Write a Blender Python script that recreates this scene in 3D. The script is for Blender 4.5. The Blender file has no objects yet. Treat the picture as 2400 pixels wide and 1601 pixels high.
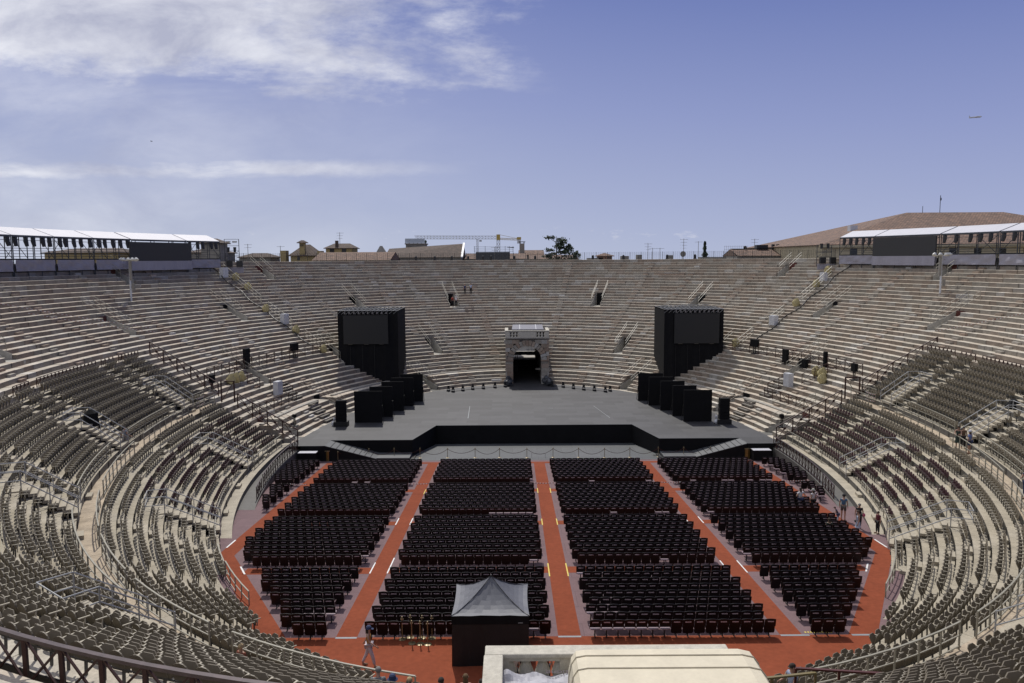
import bpy, bmesh, math, random
import numpy as np
from mathutils import Vector, Matrix
random.seed(7); rnd = random.random
sc = bpy.context.scene
C = sc.collection
R_ = math.radians

# ---------------------------------------------------------------- camera
cam = bpy.data.cameras.new('camera'); camo = bpy.data.objects.new('camera', cam); C.objects.link(camo)
cam.sensor_width = 36; cam.lens = 27.496; cam.clip_start = .1; cam.clip_end = 6000
EYE = 16.254
camo.matrix_world = (Matrix.Translation((0, 0, EYE)) @ Matrix.Rotation(R_(90 - 6.025), 4, 'X') @ Matrix.Rotation(R_(-.345), 4, 'Z'))
sc.camera = camo
# ---------------------------------------------------------------- light
sun_dir = Vector((-.43, 2.45, 3.4)).normalized()
sl = bpy.data.lights.new('sun', 'SUN'); sl.energy = 4.0; sl.angle = R_(.53); sl.color = (1, .955, .89)
so = bpy.data.objects.new('sun', sl); C.objects.link(so)
so.rotation_euler = (-sun_dir).to_track_quat('-Z', 'Y').to_euler(); so.location = (0, 60, 60)
w = bpy.data.worlds.new('World'); sc.world = w; w.use_nodes = True
nt = w.node_tree; N = nt.nodes; L = nt.links
for n in list(N): N.remove(n)
def wn(t, **k):
    n = N.new(t)
    for a, b in k.items(): setattr(n, a, b)
    return n
def wm(op, a, b=None, c=None, clamp=False):
    n = N.new('ShaderNodeMath'); n.operation = op; n.use_clamp = clamp
    for i, v in enumerate((a, b, c)):
        if v is None: continue
        if isinstance(v, (int, float)): n.inputs[i].default_value = v
        else: L.new(v, n.inputs[i])
    return n.outputs[0]
def wsm(v, a, b):
    n = N.new('ShaderNodeMapRange'); n.interpolation_type = 'SMOOTHSTEP'
    L.new(v, n.inputs[0]); n.inputs[1].default_value = a; n.inputs[2].default_value = b
    return n.outputs[0]
sky = wn('ShaderNodeTexSky', sky_type='NISHITA', sun_disc=False)
sky.sun_elevation = math.asin(sun_dir.z); sky.sun_rotation = math.atan2(sun_dir.x, sun_dir.y)
sky.altitude = 60; sky.air_density = 1.0; sky.dust_density = .4; sky.ozone_density = 2.0
tc = wn('ShaderNodeTexCoord'); sep = wn('ShaderNodeSeparateXYZ'); L.new(tc.outputs['Generated'], sep.inputs[0])
X, Y, Z = sep.outputs
yy = wm('MAXIMUM', Y, .05); U = wm('DIVIDE', X, yy); V = wm('DIVIDE', Z, yy)
def wnoise(sx, sy, scale, detail=6, rough=.55, off=0, dist=0):
    cb = wn('ShaderNodeCombineXYZ'); L.new(wm('MULTIPLY', U, sx), cb.inputs[0]); L.new(wm('MULTIPLY', V, sy), cb.inputs[1]); cb.inputs[2].default_value = off
    n = wn('ShaderNodeTexNoise'); L.new(cb.outputs[0], n.inputs['Vector']); n.inputs['Scale'].default_value = scale
    n.inputs['Detail'].default_value = detail; n.inputs['Roughness'].default_value = rough; n.inputs['Distortion'].default_value = dist
    return n.outputs['Fac']
n1 = wnoise(1, 3.2, 3.2, 8, .6, 3.1, .4); n2 = wnoise(1, 6, 5, 7, .6, 9.4, .3); n3 = wnoise(2, 5, 9, 8, .65, 1.7)
# the high cloud bank upper left, its underside sloping down to the right
edge = wm('ADD', V, wm('MULTIPLY', U, .08))
m1 = wm('MULTIPLY', wsm(edge, .150, .235), wsm(wm('ADD', U, wm('MULTIPLY', V, -.35)), .05, -.42))
c1 = wm('MULTIPLY', wsm(m1, .0, .25), wsm(wm('ADD', wm('ADD', wm('MULTIPLY', n1, .75), wm('MULTIPLY', n3, .3)), wm('MULTIPLY', wm('SUBTRACT', m1, 1), .36)), .22, .50))
vb = wm('ADD', V, wm('MULTIPLY', n3, .02)); 
band = wm('MULTIPLY', wsm(vb, .108, .122), wsm(vb, .140, .125))
c2 = wm('MULTIPLY', wm('MULTIPLY', band, wsm(U, .0, -.3)), wsm(n2, .22, .5))
m3 = wm('MULTIPLY', wsm(V, .01, .05), wsm(V, .12, .07)); c3 = wm('MULTIPLY', wm('MULTIPLY', m3, wsm(U, -.1, -.5)), wsm(n2, .4, .75))
c4 = wm('MULTIPLY', wm('MULTIPLY', wsm(V, .018, .026), wsm(V, .045, .03)), wsm(n3, .60, .72))
cf = wm('ADD', wm('MULTIPLY', c1, .95), wm('ADD', wm('MULTIPLY', c2, .8), wm('ADD', wm('MULTIPLY', c3, .4), wm('MULTIPLY', c4, .5))), clamp=True)
veil = wm('MULTIPLY', wsm(U, .1, -.7), wm('MULTIPLY', wsm(n1, .25, .75), .5))
cf2 = wm('MAXIMUM', cf, wm('MULTIPLY', veil, wsm(V, .6, .3)))
hs = wn('ShaderNodeMix', data_type='RGBA', blend_type='MULTIPLY'); hs.inputs['Factor'].default_value = 1
L.new(sky.outputs[0], hs.inputs['A']); hs.inputs['B'].default_value = (1.02, .86, 1.02, 1)
den = wn('ShaderNodeValToRGB'); L.new(wnoise(1.2, 2.6, 4.5, 7, .6, 5.5, .3), den.inputs[0])
den.color_ramp.elements[0].position = .38; den.color_ramp.elements[0].color = (12.6, 12.8, 13.8, 1)
den.color_ramp.elements[1].position = .66; den.color_ramp.elements[1].color = (6.8, 7.1, 9.0, 1)
el = wn('ShaderNodeValToRGB'); L.new(wm('ADD', wm('MULTIPLY', Z, .92), wm('MULTIPLY', wsm(U, -.7, .7), .085)), el.inputs[0]); cr = el.color_ramp
cr.elements[0].position = 0; cr.elements[0].color = (.80, .87, 1.06, 1); cr.elements[1].position = .40; cr.elements[1].color = (.205, .275, .72, 1)
for p_, c_ in ((.10, (.62, .70, 1.0, 1)), (.22, (.43, .51, .90, 1)), (.33, (.27, .35, .76, 1))):
    q_ = cr.elements.new(p_); q_.color = c_
e2 = wn('ShaderNodeVectorMath', operation='SCALE'); L.new(el.outputs[0], e2.inputs[0]); e2.inputs['Scale'].default_value = 9.6
hz = wn('ShaderNodeMix', data_type='RGBA'); L.new(wsm(Z, .55, .30), hz.inputs['Factor']); L.new(hs.outputs['Result'], hz.inputs['A']); L.new(e2.outputs[0], hz.inputs['B'])
mx = wn('ShaderNodeMix', data_type='RGBA'); L.new(cf2, mx.inputs['Factor']); L.new(hz.outputs['Result'], mx.inputs['A']); L.new(den.outputs[0], mx.inputs['B'])
bg = wn('ShaderNodeBackground'); bg.inputs[1].default_value = .085; L.new(mx.outputs['Result'], bg.inputs[0])
wo = wn('ShaderNodeOutputWorld'); L.new(bg.outputs[0], wo.inputs[0])
sc.view_settings.view_transform = 'Standard'; sc.view_settings.look = 'None'; sc.view_settings.gamma = 1
sc.view_settings.exposure = -.35
sc.view_settings.use_curve_mapping = False
sc.render.film_transparent = False

# ---------------------------------------------------------------- materials
MATS = {}
def mat(name, col, rough=.7, metal=0, var=.12, vs=3.0, var2=0, bump=0, attr=False, spec=.5, trans=0, aniso=(1, 1, 1)):
    if name in MATS: return MATS[name]
    m = bpy.data.materials.new(name); m.use_nodes = True; t = m.node_tree; b = t.nodes['Principled BSDF']
    b.inputs['Roughness'].default_value = rough; b.inputs['Metallic'].default_value = metal
    b.inputs['Specular IOR Level'].default_value = spec
    tcn = t.nodes.new('ShaderNodeTexCoord'); mp = t.nodes.new('ShaderNodeMapping'); mp.inputs['Scale'].default_value = aniso
    t.links.new(tcn.outputs['Object'], mp.inputs[0])
    nz = t.nodes.new('ShaderNodeTexNoise'); nz.inputs['Scale'].default_value = vs; nz.inputs['Detail'].default_value = 6; nz.inputs['Roughness'].default_value = .65
    t.links.new(mp.outputs[0], nz.inputs['Vector'])
    mr = t.nodes.new('ShaderNodeMapRange'); mr.inputs[1].default_value = .25; mr.inputs[2].default_value = .75
    mr.inputs[3].default_value = 1 - var * 1.6; mr.inputs[4].default_value = 1 + var
    t.links.new(nz.outputs['Fac'], mr.inputs[0])
    mul = t.nodes.new('ShaderNodeVectorMath'); mul.operation = 'SCALE'
    if attr:
        at = t.nodes.new('ShaderNodeAttribute'); at.attribute_name = 'tone'; t.links.new(at.outputs['Color'], mul.inputs[0])
    else: mul.inputs[0].default_value = col[:3]
    t.links.new(mr.outputs[0], mul.inputs['Scale'])
    out = mul.outputs[0]
    if var2:
        n2 = t.nodes.new('ShaderNodeTexNoise'); n2.inputs['Scale'].default_value = vs * 9; n2.inputs['Detail'].default_value = 4
        t.links.new(mp.outputs[0], n2.inputs['Vector'])
        r2 = t.nodes.new('ShaderNodeMapRange'); r2.inputs[1].default_value = .3; r2.inputs[2].default_value = .7; r2.inputs[3].default_value = 1 - var2; r2.inputs[4].default_value = 1 + var2
        t.links.new(n2.outputs['Fac'], r2.inputs[0]); m2 = t.nodes.new('ShaderNodeVectorMath'); m2.operation = 'SCALE'
        t.links.new(out, m2.inputs[0]); t.links.new(r2.outputs[0], m2.inputs['Scale']); out = m2.outputs[0]
    t.links.new(out, b.inputs['Base Color'])
    if bump:
        bp = t.nodes.new('ShaderNodeBump'); bp.inputs['Strength'].default_value = bump; bp.inputs['Distance'].default_value = .02
        t.links.new(nz.outputs['Fac'], bp.inputs['Height']); t.links.new(bp.outputs[0], b.inputs['Normal'])
    MATS[name] = m; return m
def brickmat(name, c1, c2, cm, sx, sy, mortar=.012, rough=.8, var=.15, off=.5, swap=False, wave=0):
    m = mat(name, c1, rough, var=var, vs=1.3, var2=.1)
    t = m.node_tree; b = t.nodes['Principled BSDF']
    lk = b.inputs['Base Color'].links[0]; src = lk.from_socket
    mp = [n for n in t.nodes if n.type == 'MAPPING'][0]
    br = t.nodes.new('ShaderNodeTexBrick'); br.inputs['Color1'].default_value = (*c1, 1); br.inputs['Color2'].default_value = (*c2, 1); br.inputs['Mortar'].default_value = (*cm, 1)
    br.inputs['Scale'].default_value = 1; br.inputs['Mortar Size'].default_value = mortar; br.inputs['Brick Width'].default_value = sx; br.inputs['Row Height'].default_value = sy; br.offset = off
    if swap:
        s = t.nodes.new('ShaderNodeSeparateXYZ'); cb = t.nodes.new('ShaderNodeCombineXYZ'); t.links.new(mp.outputs[0], s.inputs[0])
        t.links.new(s.outputs[0], cb.inputs[0]); t.links.new(s.outputs[2], cb.inputs[1]); t.links.new(cb.outputs[0], br.inputs['Vector'])
    else: t.links.new(mp.outputs[0], br.inputs['Vector'])
    for n in t.nodes:
        if n.type == 'VECT_MATH' and not n.inputs[0].is_linked: t.links.new(br.outputs['Color'], n.inputs[0])
    return m
stone = mat('travertine', (.4, .38, .34), .85, var=.16, vs=1.6, var2=.12, bump=.3, attr=True, spec=.25)
stonew = mat('pale_stone', (.42, .40, .35), .85, var=.15, vs=2.5, var2=.12, bump=.3, spec=.3)
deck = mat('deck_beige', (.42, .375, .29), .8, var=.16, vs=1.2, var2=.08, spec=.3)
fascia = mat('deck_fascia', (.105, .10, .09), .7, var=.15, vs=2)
pathm = mat('path_stone', (.46, .38, .28), .85, var=.25, vs=1.1, var2=.12, spec=.25)
carpet_red = mat('carpet_red', (.235, .060, .028), .95, var=.09, vs=.5, var2=.10, spec=.15)
carpet_pink = brickmat('carpet_pink', (.170, .108, .112), (.18, .115, .12), (.12, .075, .08), 6.2, 2.0, .012, .95, .08)
white = mat('white_paint', (.75, .75, .73), .6, var=.05)
yellow = mat('yellow_tape', (.65, .5, .08), .6, var=.05)
redtape = mat('red_tape', (.34, .12, .10), .6, var=.05)
greytape = mat('grey_strip', (.25, .27, .28), .5, var=.1)
black = mat('black_cloth', (.0075, .0075, .0085), .85, var=.2, vs=1.2, spec=.2)
blackp = mat('black_plastic', (.012, .012, .013), .45, var=.1)
screen = mat('led_screen', (.013, .0135, .014), .55, var=.04, vs=.5)
screen2 = mat('grey_led_screen', (.03, .03, .031), .6, var=.05, vs=.5)
stagem = brickmat('stage_boards', (.030, .030, .033), (.054, .054, .058), (.03, .03, .034), 2.44, 1.22, .012, .62, .12)
pitm = brickmat('pit_boards', (.062, .068, .072), (.08, .085, .09), (.04, .04, .045), 2.44, 2.44, .015, .6, .1)
rampm = mat('ramp_boards', (.085, .09, .096), .6, var=.12, vs=2)
ironred = mat('lattice_iron', (.050, .019, .016), .55, var=.25, vs=5, spec=.4)
ironred2 = mat('lattice_iron_top', (.085, .06, .062), .4, var=.25, vs=5, metal=.2)
railb = mat('beige_rail', (.32, .30, .235), .45, var=.15, vs=4, spec=.5)
silver = mat('galvanised', (.40, .405, .40), .42, metal=.25, var=.1, vs=4)
steel = mat('scaffold_steel', (.07, .075, .08), .45, metal=.5, var=.2, vs=6)
chair_m = mat('chair_burgundy', (.0055, .003, .0034), .42, var=.15, vs=6, spec=.35)
chair_top = mat('chair_edge', (.07, .035, .037), .35, var=.1, vs=6)
chair_seat = mat('chair_seat_lit', (.26, .19, .21), .4, var=.12, vs=8)  # lowered seats: the light they reflect is put into this pale colour
plate = mat('number_plate', (.42, .32, .34), .4, var=.1)
arm_b = mat('armrest_cream', (.42, .38, .29), .5, var=.1, vs=5)
seat_b = mat('seat_beige', (.15, .125, .088), .5, var=.12, vs=5, spec=.4)
seat_r = mat('seat_maroon', (.048, .017, .021), .45, var=.12, vs=5)
brass = mat('brass', (.26, .21, .12), .4, metal=.45, var=.1, vs=8)
gold = mat('gilded_bin', (.24, .16, .05), .35, metal=.6, var=.2, vs=5)
rope = mat('rope_maroon', (.06, .015, .012), .9)
banner = mat('grey_banner', (.30, .29, .335), .8, var=.10, vs=.8, aniso=(1, 1, .4), bump=.3)
roofw = mat('white_sheet', (.52, .52, .56), .5, var=.05, vs=1)
tile = brickmat('roof_tiles', (.30, .185, .125), (.15, .10, .075), (.05, .035, .03), .55, .38, .04, .9, .25)
tile2 = brickmat('roof_tiles_dark', (.16, .11, .085), (.095, .07, .055), (.03, .025, .02), .5, .35, .04, .9, .25)
ochre = mat('ochre_plaster', (.36, .28, .13), .9, var=.15, vs=.8)
greyp = mat('grey_plaster', (.25, .235, .205), .9, var=.2, vs=.8)
cream = mat('cream_plaster', (.46, .40, .27), .9, var=.15, vs=.8)
winm = mat('window_dark', (.02, .022, .025), .2, var=.1)
leafm = mat('foliage', (.030, .048, .022), .8, var=.35, vs=.8)
barkm = mat('bark', (.07, .05, .035), .9, var=.3, vs=4)
cranem = mat('crane_grey', (.30, .30, .29), .5, var=.1)
craney = mat('crane_yellow', (.42, .30, .07), .5, var=.1)
tentg = mat('tent_grey', (.135, .14, .16), .6, var=.10, vs=2.5, bump=.4)
canvas = mat('canvas_cream', (.66, .60, .46), .8, var=.08, vs=1.2, var2=.03, bump=.25)
parst = mat('parapet_stone', (.54, .51, .43), .9, var=.16, vs=5, var2=.12, bump=.6)
tarp = mat('tarp_grey', (.42, .42, .46), .6, var=.12, vs=3, bump=.8)
sackm = mat('yellow_sack', (.42, .36, .18), .85, var=.2, vs=6, bump=.6)
boxw = mat('white_case', (.55, .56, .58), .5, var=.06)
ground_m = mat('city_ground', (.16, .15, .14), .95, var=.2, vs=.05)
doorred = mat('door_red', (.10, .022, .014), .6, var=.15)
wood = mat('worn_wood', (.17, .155, .13), .85, var=.35, vs=4, aniso=(1, 6, 6))
inkm = mat('print_ink', (.07, .05, .07), .7)
glassm = mat('parapet_glass', (.45, .5, .55), .1, var=.02)

# ---------------------------------------------------------------- mesh builder
class MB:
    def __init__(s): s.v = []; s.f = []; s.m = []; s.c = []; s.mi = 0; s.col = None
    def face(s, pts, col=None):
        i = len(s.v); s.v.extend([tuple(p) for p in pts]); s.f.append(tuple(range(i, i + len(pts)))); s.m.append(s.mi); s.c.append(col or s.col)
    def quadstrip(s, A, B, closed=False):
        i = len(s.v); n = len(A); s.v.extend([tuple(p) for p in A]); s.v.extend([tuple(p) for p in B])
        for k in range(n - (0 if closed else 1)):
            k2 = (k + 1) % n
            s.f.append((i + k, i + k2, i + n + k2, i + n + k)); s.m.append(s.mi); s.c.append(s.col)
    def hexa(s, p):   # 8 points: bottom 4 ccw, top 4 ccw
        i = len(s.v); s.v.extend([tuple(q) for q in p])
        for f in ((0, 3, 2, 1), (4, 5, 6, 7), (0, 1, 5, 4), (1, 2, 6, 5), (2, 3, 7, 6), (3, 0, 4, 7)):
            s.f.append(tuple(i + a for a in f)); s.m.append(s.mi); s.c.append(s.col)
    def box(s, c, d, rz=0):
        cx, cy, cz = c; hx, hy, hz = d[0] / 2, d[1] / 2, d[2] / 2; ca, sa = math.cos(rz), math.sin(rz)
        P = []
        for z in (-hz, hz):
            for x, y in ((-hx, -hy), (hx, -hy), (hx, hy), (-hx, hy)):
                P.append((cx + x * ca - y * sa, cy + x * sa + y * ca, cz + z))
        s.hexa(P)
    def bb(s, x0, x1, y0, y1, z0, z1): s.box(((x0 + x1) / 2, (y0 + y1) / 2, (z0 + z1) / 2), (x1 - x0, y1 - y0, z1 - z0))
    def bar(s, a, b, w=.05, h=None, up=(0, 0, 1)):
        a = Vector(a); b = Vector(b); h = h or w; d = (b - a)
        if d.length < 1e-6: return
        d.normalize(); u = Vector(up)
        if abs(d.dot(u)) > .98: u = Vector((0, 1, 0))
        x = d.cross(u).normalized() * (w / 2); y = x.cross(d).normalized() * (h / 2)
        s.hexa([a - x - y, a + x - y, a + x + y, a - x + y, b - x - y, b + x - y, b + x + y, b - x + y])
    def tube(s, pts, r, n=6, cap=True):
        pts = [Vector(p) for p in pts]; rr = r if isinstance(r, (list, tuple)) else [r] * len(pts); i0 = len(s.v)
        for i, p in enumerate(pts):
            d = (pts[min(i + 1, len(pts) - 1)] - pts[max(i - 1, 0)]).normalized()
            u = Vector((0, 0, 1)) if abs(d.z) < .9 else Vector((1, 0, 0))
            x = d.cross(u).normalized(); y = x.cross(d)
            for k in range(n):
                a = 2 * math.pi * k / n; s.v.append(tuple(p + (x * math.cos(a) + y * math.sin(a)) * rr[i]))
        for i in range(len(pts) - 1):
            for k in range(n):
                k2 = (k + 1) % n; s.f.append((i0 + i * n + k, i0 + i * n + k2, i0 + (i + 1) * n + k2, i0 + (i + 1) * n + k)); s.m.append(s.mi); s.c.append(s.col)
        if cap:
            s.f.append(tuple(i0 + k for k in range(n))); s.m.append(s.mi); s.c.append(s.col)
            s.f.append(tuple(i0 + (len(pts) - 1) * n + k for k in range(n))); s.m.append(s.mi); s.c.append(s.col)
    def prism(s, poly, z0, z1):
        n = len(poly); g = lambda z, p: z(p[0], p[1]) if callable(z) else z
        s.face([(p[0], p[1], g(z1, p)) for p in poly]); s.face([(p[0], p[1], g(z0, p)) for p in reversed(poly)])
        for i in range(n):
            a, b = poly[i], poly[(i + 1) % n]; s.face([(a[0], a[1], g(z0, a)), (b[0], b[1], g(z0, b)), (b[0], b[1], g(z1, b)), (a[0], a[1], g(z1, a))])
    def ell(s, c, r, n=10, m=7, jit=0):
        i0 = len(s.v); c = Vector(c)
        for j in range(m + 1):
            ph = math.pi * j / m
            for k in range(n):
                a = 2 * math.pi * k / n; q = 1 + (rnd() - .5) * jit
                s.v.append((c.x + r[0] * math.sin(ph) * math.cos(a) * q, c.y + r[1] * math.sin(ph) * math.sin(a) * q, c.z + r[2] * math.cos(ph) * q))
        for j in range(m):
            for k in range(n):
                k2 = (k + 1) % n; s.f.append((i0 + j * n + k, i0 + (j + 1) * n + k, i0 + (j + 1) * n + k2, i0 + j * n + k2)); s.m.append(s.mi); s.c.append(s.col)
    def mesh(s, name, mats):
        me = bpy.data.meshes.new(name); me.from_pydata(s.v, [], s.f)
        for m in (mats if isinstance(mats, (list, tuple)) else [mats]): me.materials.append(m)
        if any(s.m): me.polygons.foreach_set('material_index', s.m)
        if any(c is not None for c in s.c):
            a = me.color_attributes.new('tone', 'FLOAT_COLOR', 'CORNER'); arr = np.empty((len(me.loops), 4), np.float32); k = 0
            for f, c in zip(s.f, s.c):
                arr[k:k + len(f)] = (*(c or (.4, .38, .34)), 1); k += len(f)
            a.data.foreach_set('color', arr.ravel())
        me.update(); return me
    def build(s, name, mats, parent=None, smooth=False, loc=None):
        o = bpy.data.objects.new(name, s.mesh(name, mats)); C.objects.link(o)
        if smooth: o.data.polygons.foreach_set('use_smooth', [True] * len(o.data.polygons))
        if parent: o.parent = parent
        if loc: o.location = loc
        return o
def tag(o, label, cat, group=None, kind=None):
    o['label'] = label; o['category'] = cat
    if group: o['group'] = group
    if kind: o['kind'] = kind
    return o
def struct(o): o['kind'] = 'structure'; return o
def empty(name, label, cat, loc=(0, 0, 0), rz=0, group=None):
    o = bpy.data.objects.new(name, None); C.objects.link(o); o.location = loc; o.rotation_euler = (0, 0, rz); o.empty_display_size = .3
    return tag(o, label, cat, group)
ORD = ['', 'first', 'second', 'third', 'fourth', 'fifth', 'sixth', 'seventh', 'eighth', 'ninth', 'tenth', 'eleventh', 'twelfth', 'thirteenth', 'fourteenth', 'fifteenth', 'sixteenth', 'seventeenth', 'eighteenth', 'nineteenth', 'twentieth']
def ordn(n):
    if n <= 20: return ORD[n]
    if n % 10 == 0: return {30: 'thirtieth', 40: 'fortieth', 50: 'fiftieth', 60: 'sixtieth'}.get(n, '%dth' % n)
    return {2: 'twenty', 3: 'thirty', 4: 'forty', 5: 'fifty', 6: 'sixty'}.get(n // 10, 'far') + '-' + ORD[n % 10]

# ---------------------------------------------------------------- the oval
EX, EY, YW, A0, B0 = 2.209, 68.262, R_(.945), 36.393, 20.09
CY, SY = math.cos(YW), math.sin(YW)
def oval(deg, r):
    t = R_(deg); c, s_ = math.cos(t), math.sin(t); x = B0 * s_; y = A0 * c; nx, ny = s_ / B0, c / A0; n = math.hypot(nx, ny)
    x += r * nx / n; y += r * ny / n
    return (EX + x * CY - y * SY, EY + x * SY + y * CY)
def onorm(deg):
    t = R_(deg); nx, ny = math.sin(t) / B0, math.cos(t) / A0; n = math.hypot(nx, ny); nx /= n; ny /= n
    return (nx * CY - ny * SY, nx * SY + ny * CY)
def mpd(deg, r):
    a = oval(deg - .5, r); b = oval(deg + .5, r); return math.hypot(a[0] - b[0], a[1] - b[1])
ZK = [-1.04, -.64, -.25, .15, .57, .98, 1.40, 1.83, 2.29, 2.73, 3.17, 3.6, 4.02, 4.44, 4.86, 5.27, 5.66, 6.04, 6.43, 6.82, 7.21, 7.59, 7.97, 8.36, 8.74, 9.10, 9.46, 9.83, 10.2, 10.6, 11.02, 11.43, 11.83, 12.24, 12.65, 13.08, 13.53, 13.99, 14.4, 14.79, 15.17, 15.59, 16.07]
RK = [2.9 + .58 * k if k <= 4 else 7.3 + .68 * (k - 5) for k in range(44)]
RN = [3.35] + [4.1 + .75 * (k - 1) for k in range(1, 9)] + [10.1, 11.1, 11.7, 12.3, 12.85] + RK[14:]
TL, TR = -82.3, 83.2            # the two radial truss lines
def fz(y): return -.06 * (y - 30.1)
def arc(a, b, r, step=1.2):
    out = [a]; t = a; sg = 1 if b > a else -1
    while (b - t) * sg > 0:
        t += sg * step * (.72 + .75 * rnd()) / max(mpd(t, r), .05)
        if (b - t) * sg < .45 * step / mpd(t, r): break
        out.append(t)
    out.append(b); return out
def cut(a, b, gaps):
    segs = [(a, b)]
    for g0, g1 in gaps:
        ns = []
        for s0, s1 in segs:
            if g1 <= s0 or g0 >= s1: ns.append((s0, s1)); continue
            if g0 > s0: ns.append((s0, g0))
            if g1 < s1: ns.append((g1, s1))
        segs = ns
    return segs
PAL = [((.365, .335, .285), 34), ((.34, .275, .215), 22), ((.29, .22, .17), 16), ((.43, .41, .37), 10), ((.52, .51, .48), 4), ((.26, .235, .20), 10), ((.36, .29, .235), 12)]
def stonecol():
    t = random.uniform(0, sum(p[1] for p in PAL))
    for c, w_ in PAL:
        t -= w_
        if t <= 0: break
    q = .88 + .24 * rnd(); return tuple(v * q for v in c)
# exits: (floor row, angle, half width m, rows deep)
EXITS = [(24, d, .8, 5) for d in (-123, -100, -76.5, -52.5, -27, -10.5, 12.25, 29.5, 55.25, 77.75, 101, 124)]
EXITS += [(36, d, .8, 4) for d in (-88, -63.75, -38, 40, 67, 91)]
EXITS += [(9, d, .75, 5) for d in (-66.25, -42.5, -18.75, 21.5, 43, 65.25)]
EXITS += [(0, d, .75, 4) for d in (-78.6, -59.75, -28.25, 31, 62, 79.2)]
UEX = [(-88.5, 'L'), (-108.5, 'L'), (-130, 'L'), (-155.5, 'L'), (90, 'R'), (109, 'R'), (131, 'R'), (157.5, 'R')]
LEX = [-97, -121, 103, 127.5]
def gaps_for(k, near=False):
    g = []
    if near: return g
    for k0, d, hw, dp in EXITS:
        if k0 < k <= k0 + dp:
            a = hw / mpd(d, RK[k]); g.append((d - a, d + a))
    if k <= 16 and k < 43:       # the far portal
        a = 3.02 / mpd(0, RK[k]); c0 = (2.1 - oval(0, RK[k])[0]) / mpd(0, RK[k]); g.append((c0 - a, c0 + a))
    return g
cav = empty('stone_grandstand', 'oval stone grandstand of forty weathered stepped rows around the stage', 'grandstand', (EX, EY, 0))
def relparent(o): o.parent = cav; o.location = (-EX, -EY, 0)
def tier(k, a, b, RR, m, name, near=False, colored=True, k2=None):
    mb = MB(); r0, r1, z = RR[k], RR[k + 1], ZK[k]
    if k == 42: r1 = r0 + 2.2
    for s0, s1 in cut(a, b, gaps_for(k, near)):
        ts = arc(s0, s1, r0, 1.3 if colored else 2.2)
        for i in range(len(ts) - 1):
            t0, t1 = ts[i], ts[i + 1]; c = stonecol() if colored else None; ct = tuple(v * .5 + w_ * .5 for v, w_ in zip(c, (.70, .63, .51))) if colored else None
            if c: lum = .29; c = tuple((v * .55 + lum * w_ * .45) * .80 for v, w_ in zip(c, (1.10, .98, .82)))  # sun-and-shade contrast put into the colour: treads paled, risers darkened, also for dirt
            dz = (rnd() - .5) * (.024 if colored else .008); dr = (rnd() - .5) * (.05 if colored else .008)
            g = (.010 if colored and abs(t0) > 60 else .004) / mpd(t0, r0)
            p0 = oval(t0 + g, r0 + dr); p1 = oval(t1 - g, r0 + dr); q0 = oval(t0 + g, r1 + .06); q1 = oval(t1 - g, r1 + .06)
            zt = z + dz; bz = .035
            e0 = oval(t0 + g, r0 + dr + bz); e1 = oval(t1 - g, r0 + dr + bz)
            mb.mi = 1 if not colored else 0
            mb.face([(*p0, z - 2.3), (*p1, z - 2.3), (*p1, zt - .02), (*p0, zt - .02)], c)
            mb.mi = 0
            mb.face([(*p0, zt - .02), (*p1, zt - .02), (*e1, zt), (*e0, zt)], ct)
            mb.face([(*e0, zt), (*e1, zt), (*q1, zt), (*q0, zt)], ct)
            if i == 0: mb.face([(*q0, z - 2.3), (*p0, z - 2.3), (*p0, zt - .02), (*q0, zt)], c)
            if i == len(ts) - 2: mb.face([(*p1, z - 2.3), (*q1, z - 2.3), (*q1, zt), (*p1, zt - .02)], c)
        # solid core just under the joints
        n = max(2, int((s1 - s0) / 2)); 
        A = [oval(s0 + (s1 - s0) * i / n, r0 + .05) for i in range(n + 1)]; B = [oval(s0 + (s1 - s0) * i / n, r1 + .05) for i in range(n + 1)]
        mb.col = (.12, .11, .1) if colored else None
        mb.quadstrip([(*p, z - .06) for p in A], [(*p, z - .06) for p in B]); mb.col = None
    o = mb.build(name, m); relparent(o); return o
RS = [r + .7 for r in RK]
for k in range(43):
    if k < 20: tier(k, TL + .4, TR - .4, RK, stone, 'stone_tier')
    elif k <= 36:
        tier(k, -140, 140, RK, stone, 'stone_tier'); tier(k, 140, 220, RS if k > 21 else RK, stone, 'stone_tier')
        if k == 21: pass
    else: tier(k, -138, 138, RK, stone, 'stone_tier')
# near end: standing terrace behind row 36
mb = MB(); n = 30
A = [oval(138 + 84 * i / n, RK[36]) for i in range(n + 1)]; B = [oval(138 + 84 * i / n, RK[42] + 2) for i in range(n + 1)]
mb.col = (.36, .34, .3); mb.quadstrip([(*p, ZK[36] - .06) for p in A], [(*p, ZK[36] - .06) for p in B]); o = mb.build('terrace', stone); relparent(o)
# extra low kerb in the wide fourth tread, outer back wall of the oval
mb = MB()
for s0, s1 in cut(TL + .6, TR - .6, [(-3.4, 3.4), (-78.6 - 2.2, -78.6 + 2.2), (-60.2 - 2, -59.2 + 2), (-29, -27.4), (30.2, 31.8), (60.5, 63.5), (77, 81)]):
    n = max(2, int(s1 - s0)); A = [oval(s0 + (s1 - s0) * i / n, 6.1) for i in range(n + 1)]; B = [oval(s0 + (s1 - s0) * i / n, 6.5) for i in range(n + 1)]
    mb.col = (.36, .34, .3); mb.quadstrip([(*p, .5) for p in A], [(*p, .70) for p in A]); mb.quadstrip([(*p, .70) for p in A], [(*p, .70) for p in B]); mb.quadstrip([(*p, .70) for p in B], [(*p, .5) for p in B])
o = mb.build('kerb_stone', stone); relparent(o)
mb = MB(); mb.col = (.3, .27, .23)
A = [oval(-180 + 4 * i, RK[42] + 2.25) for i in range(91)]
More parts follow.
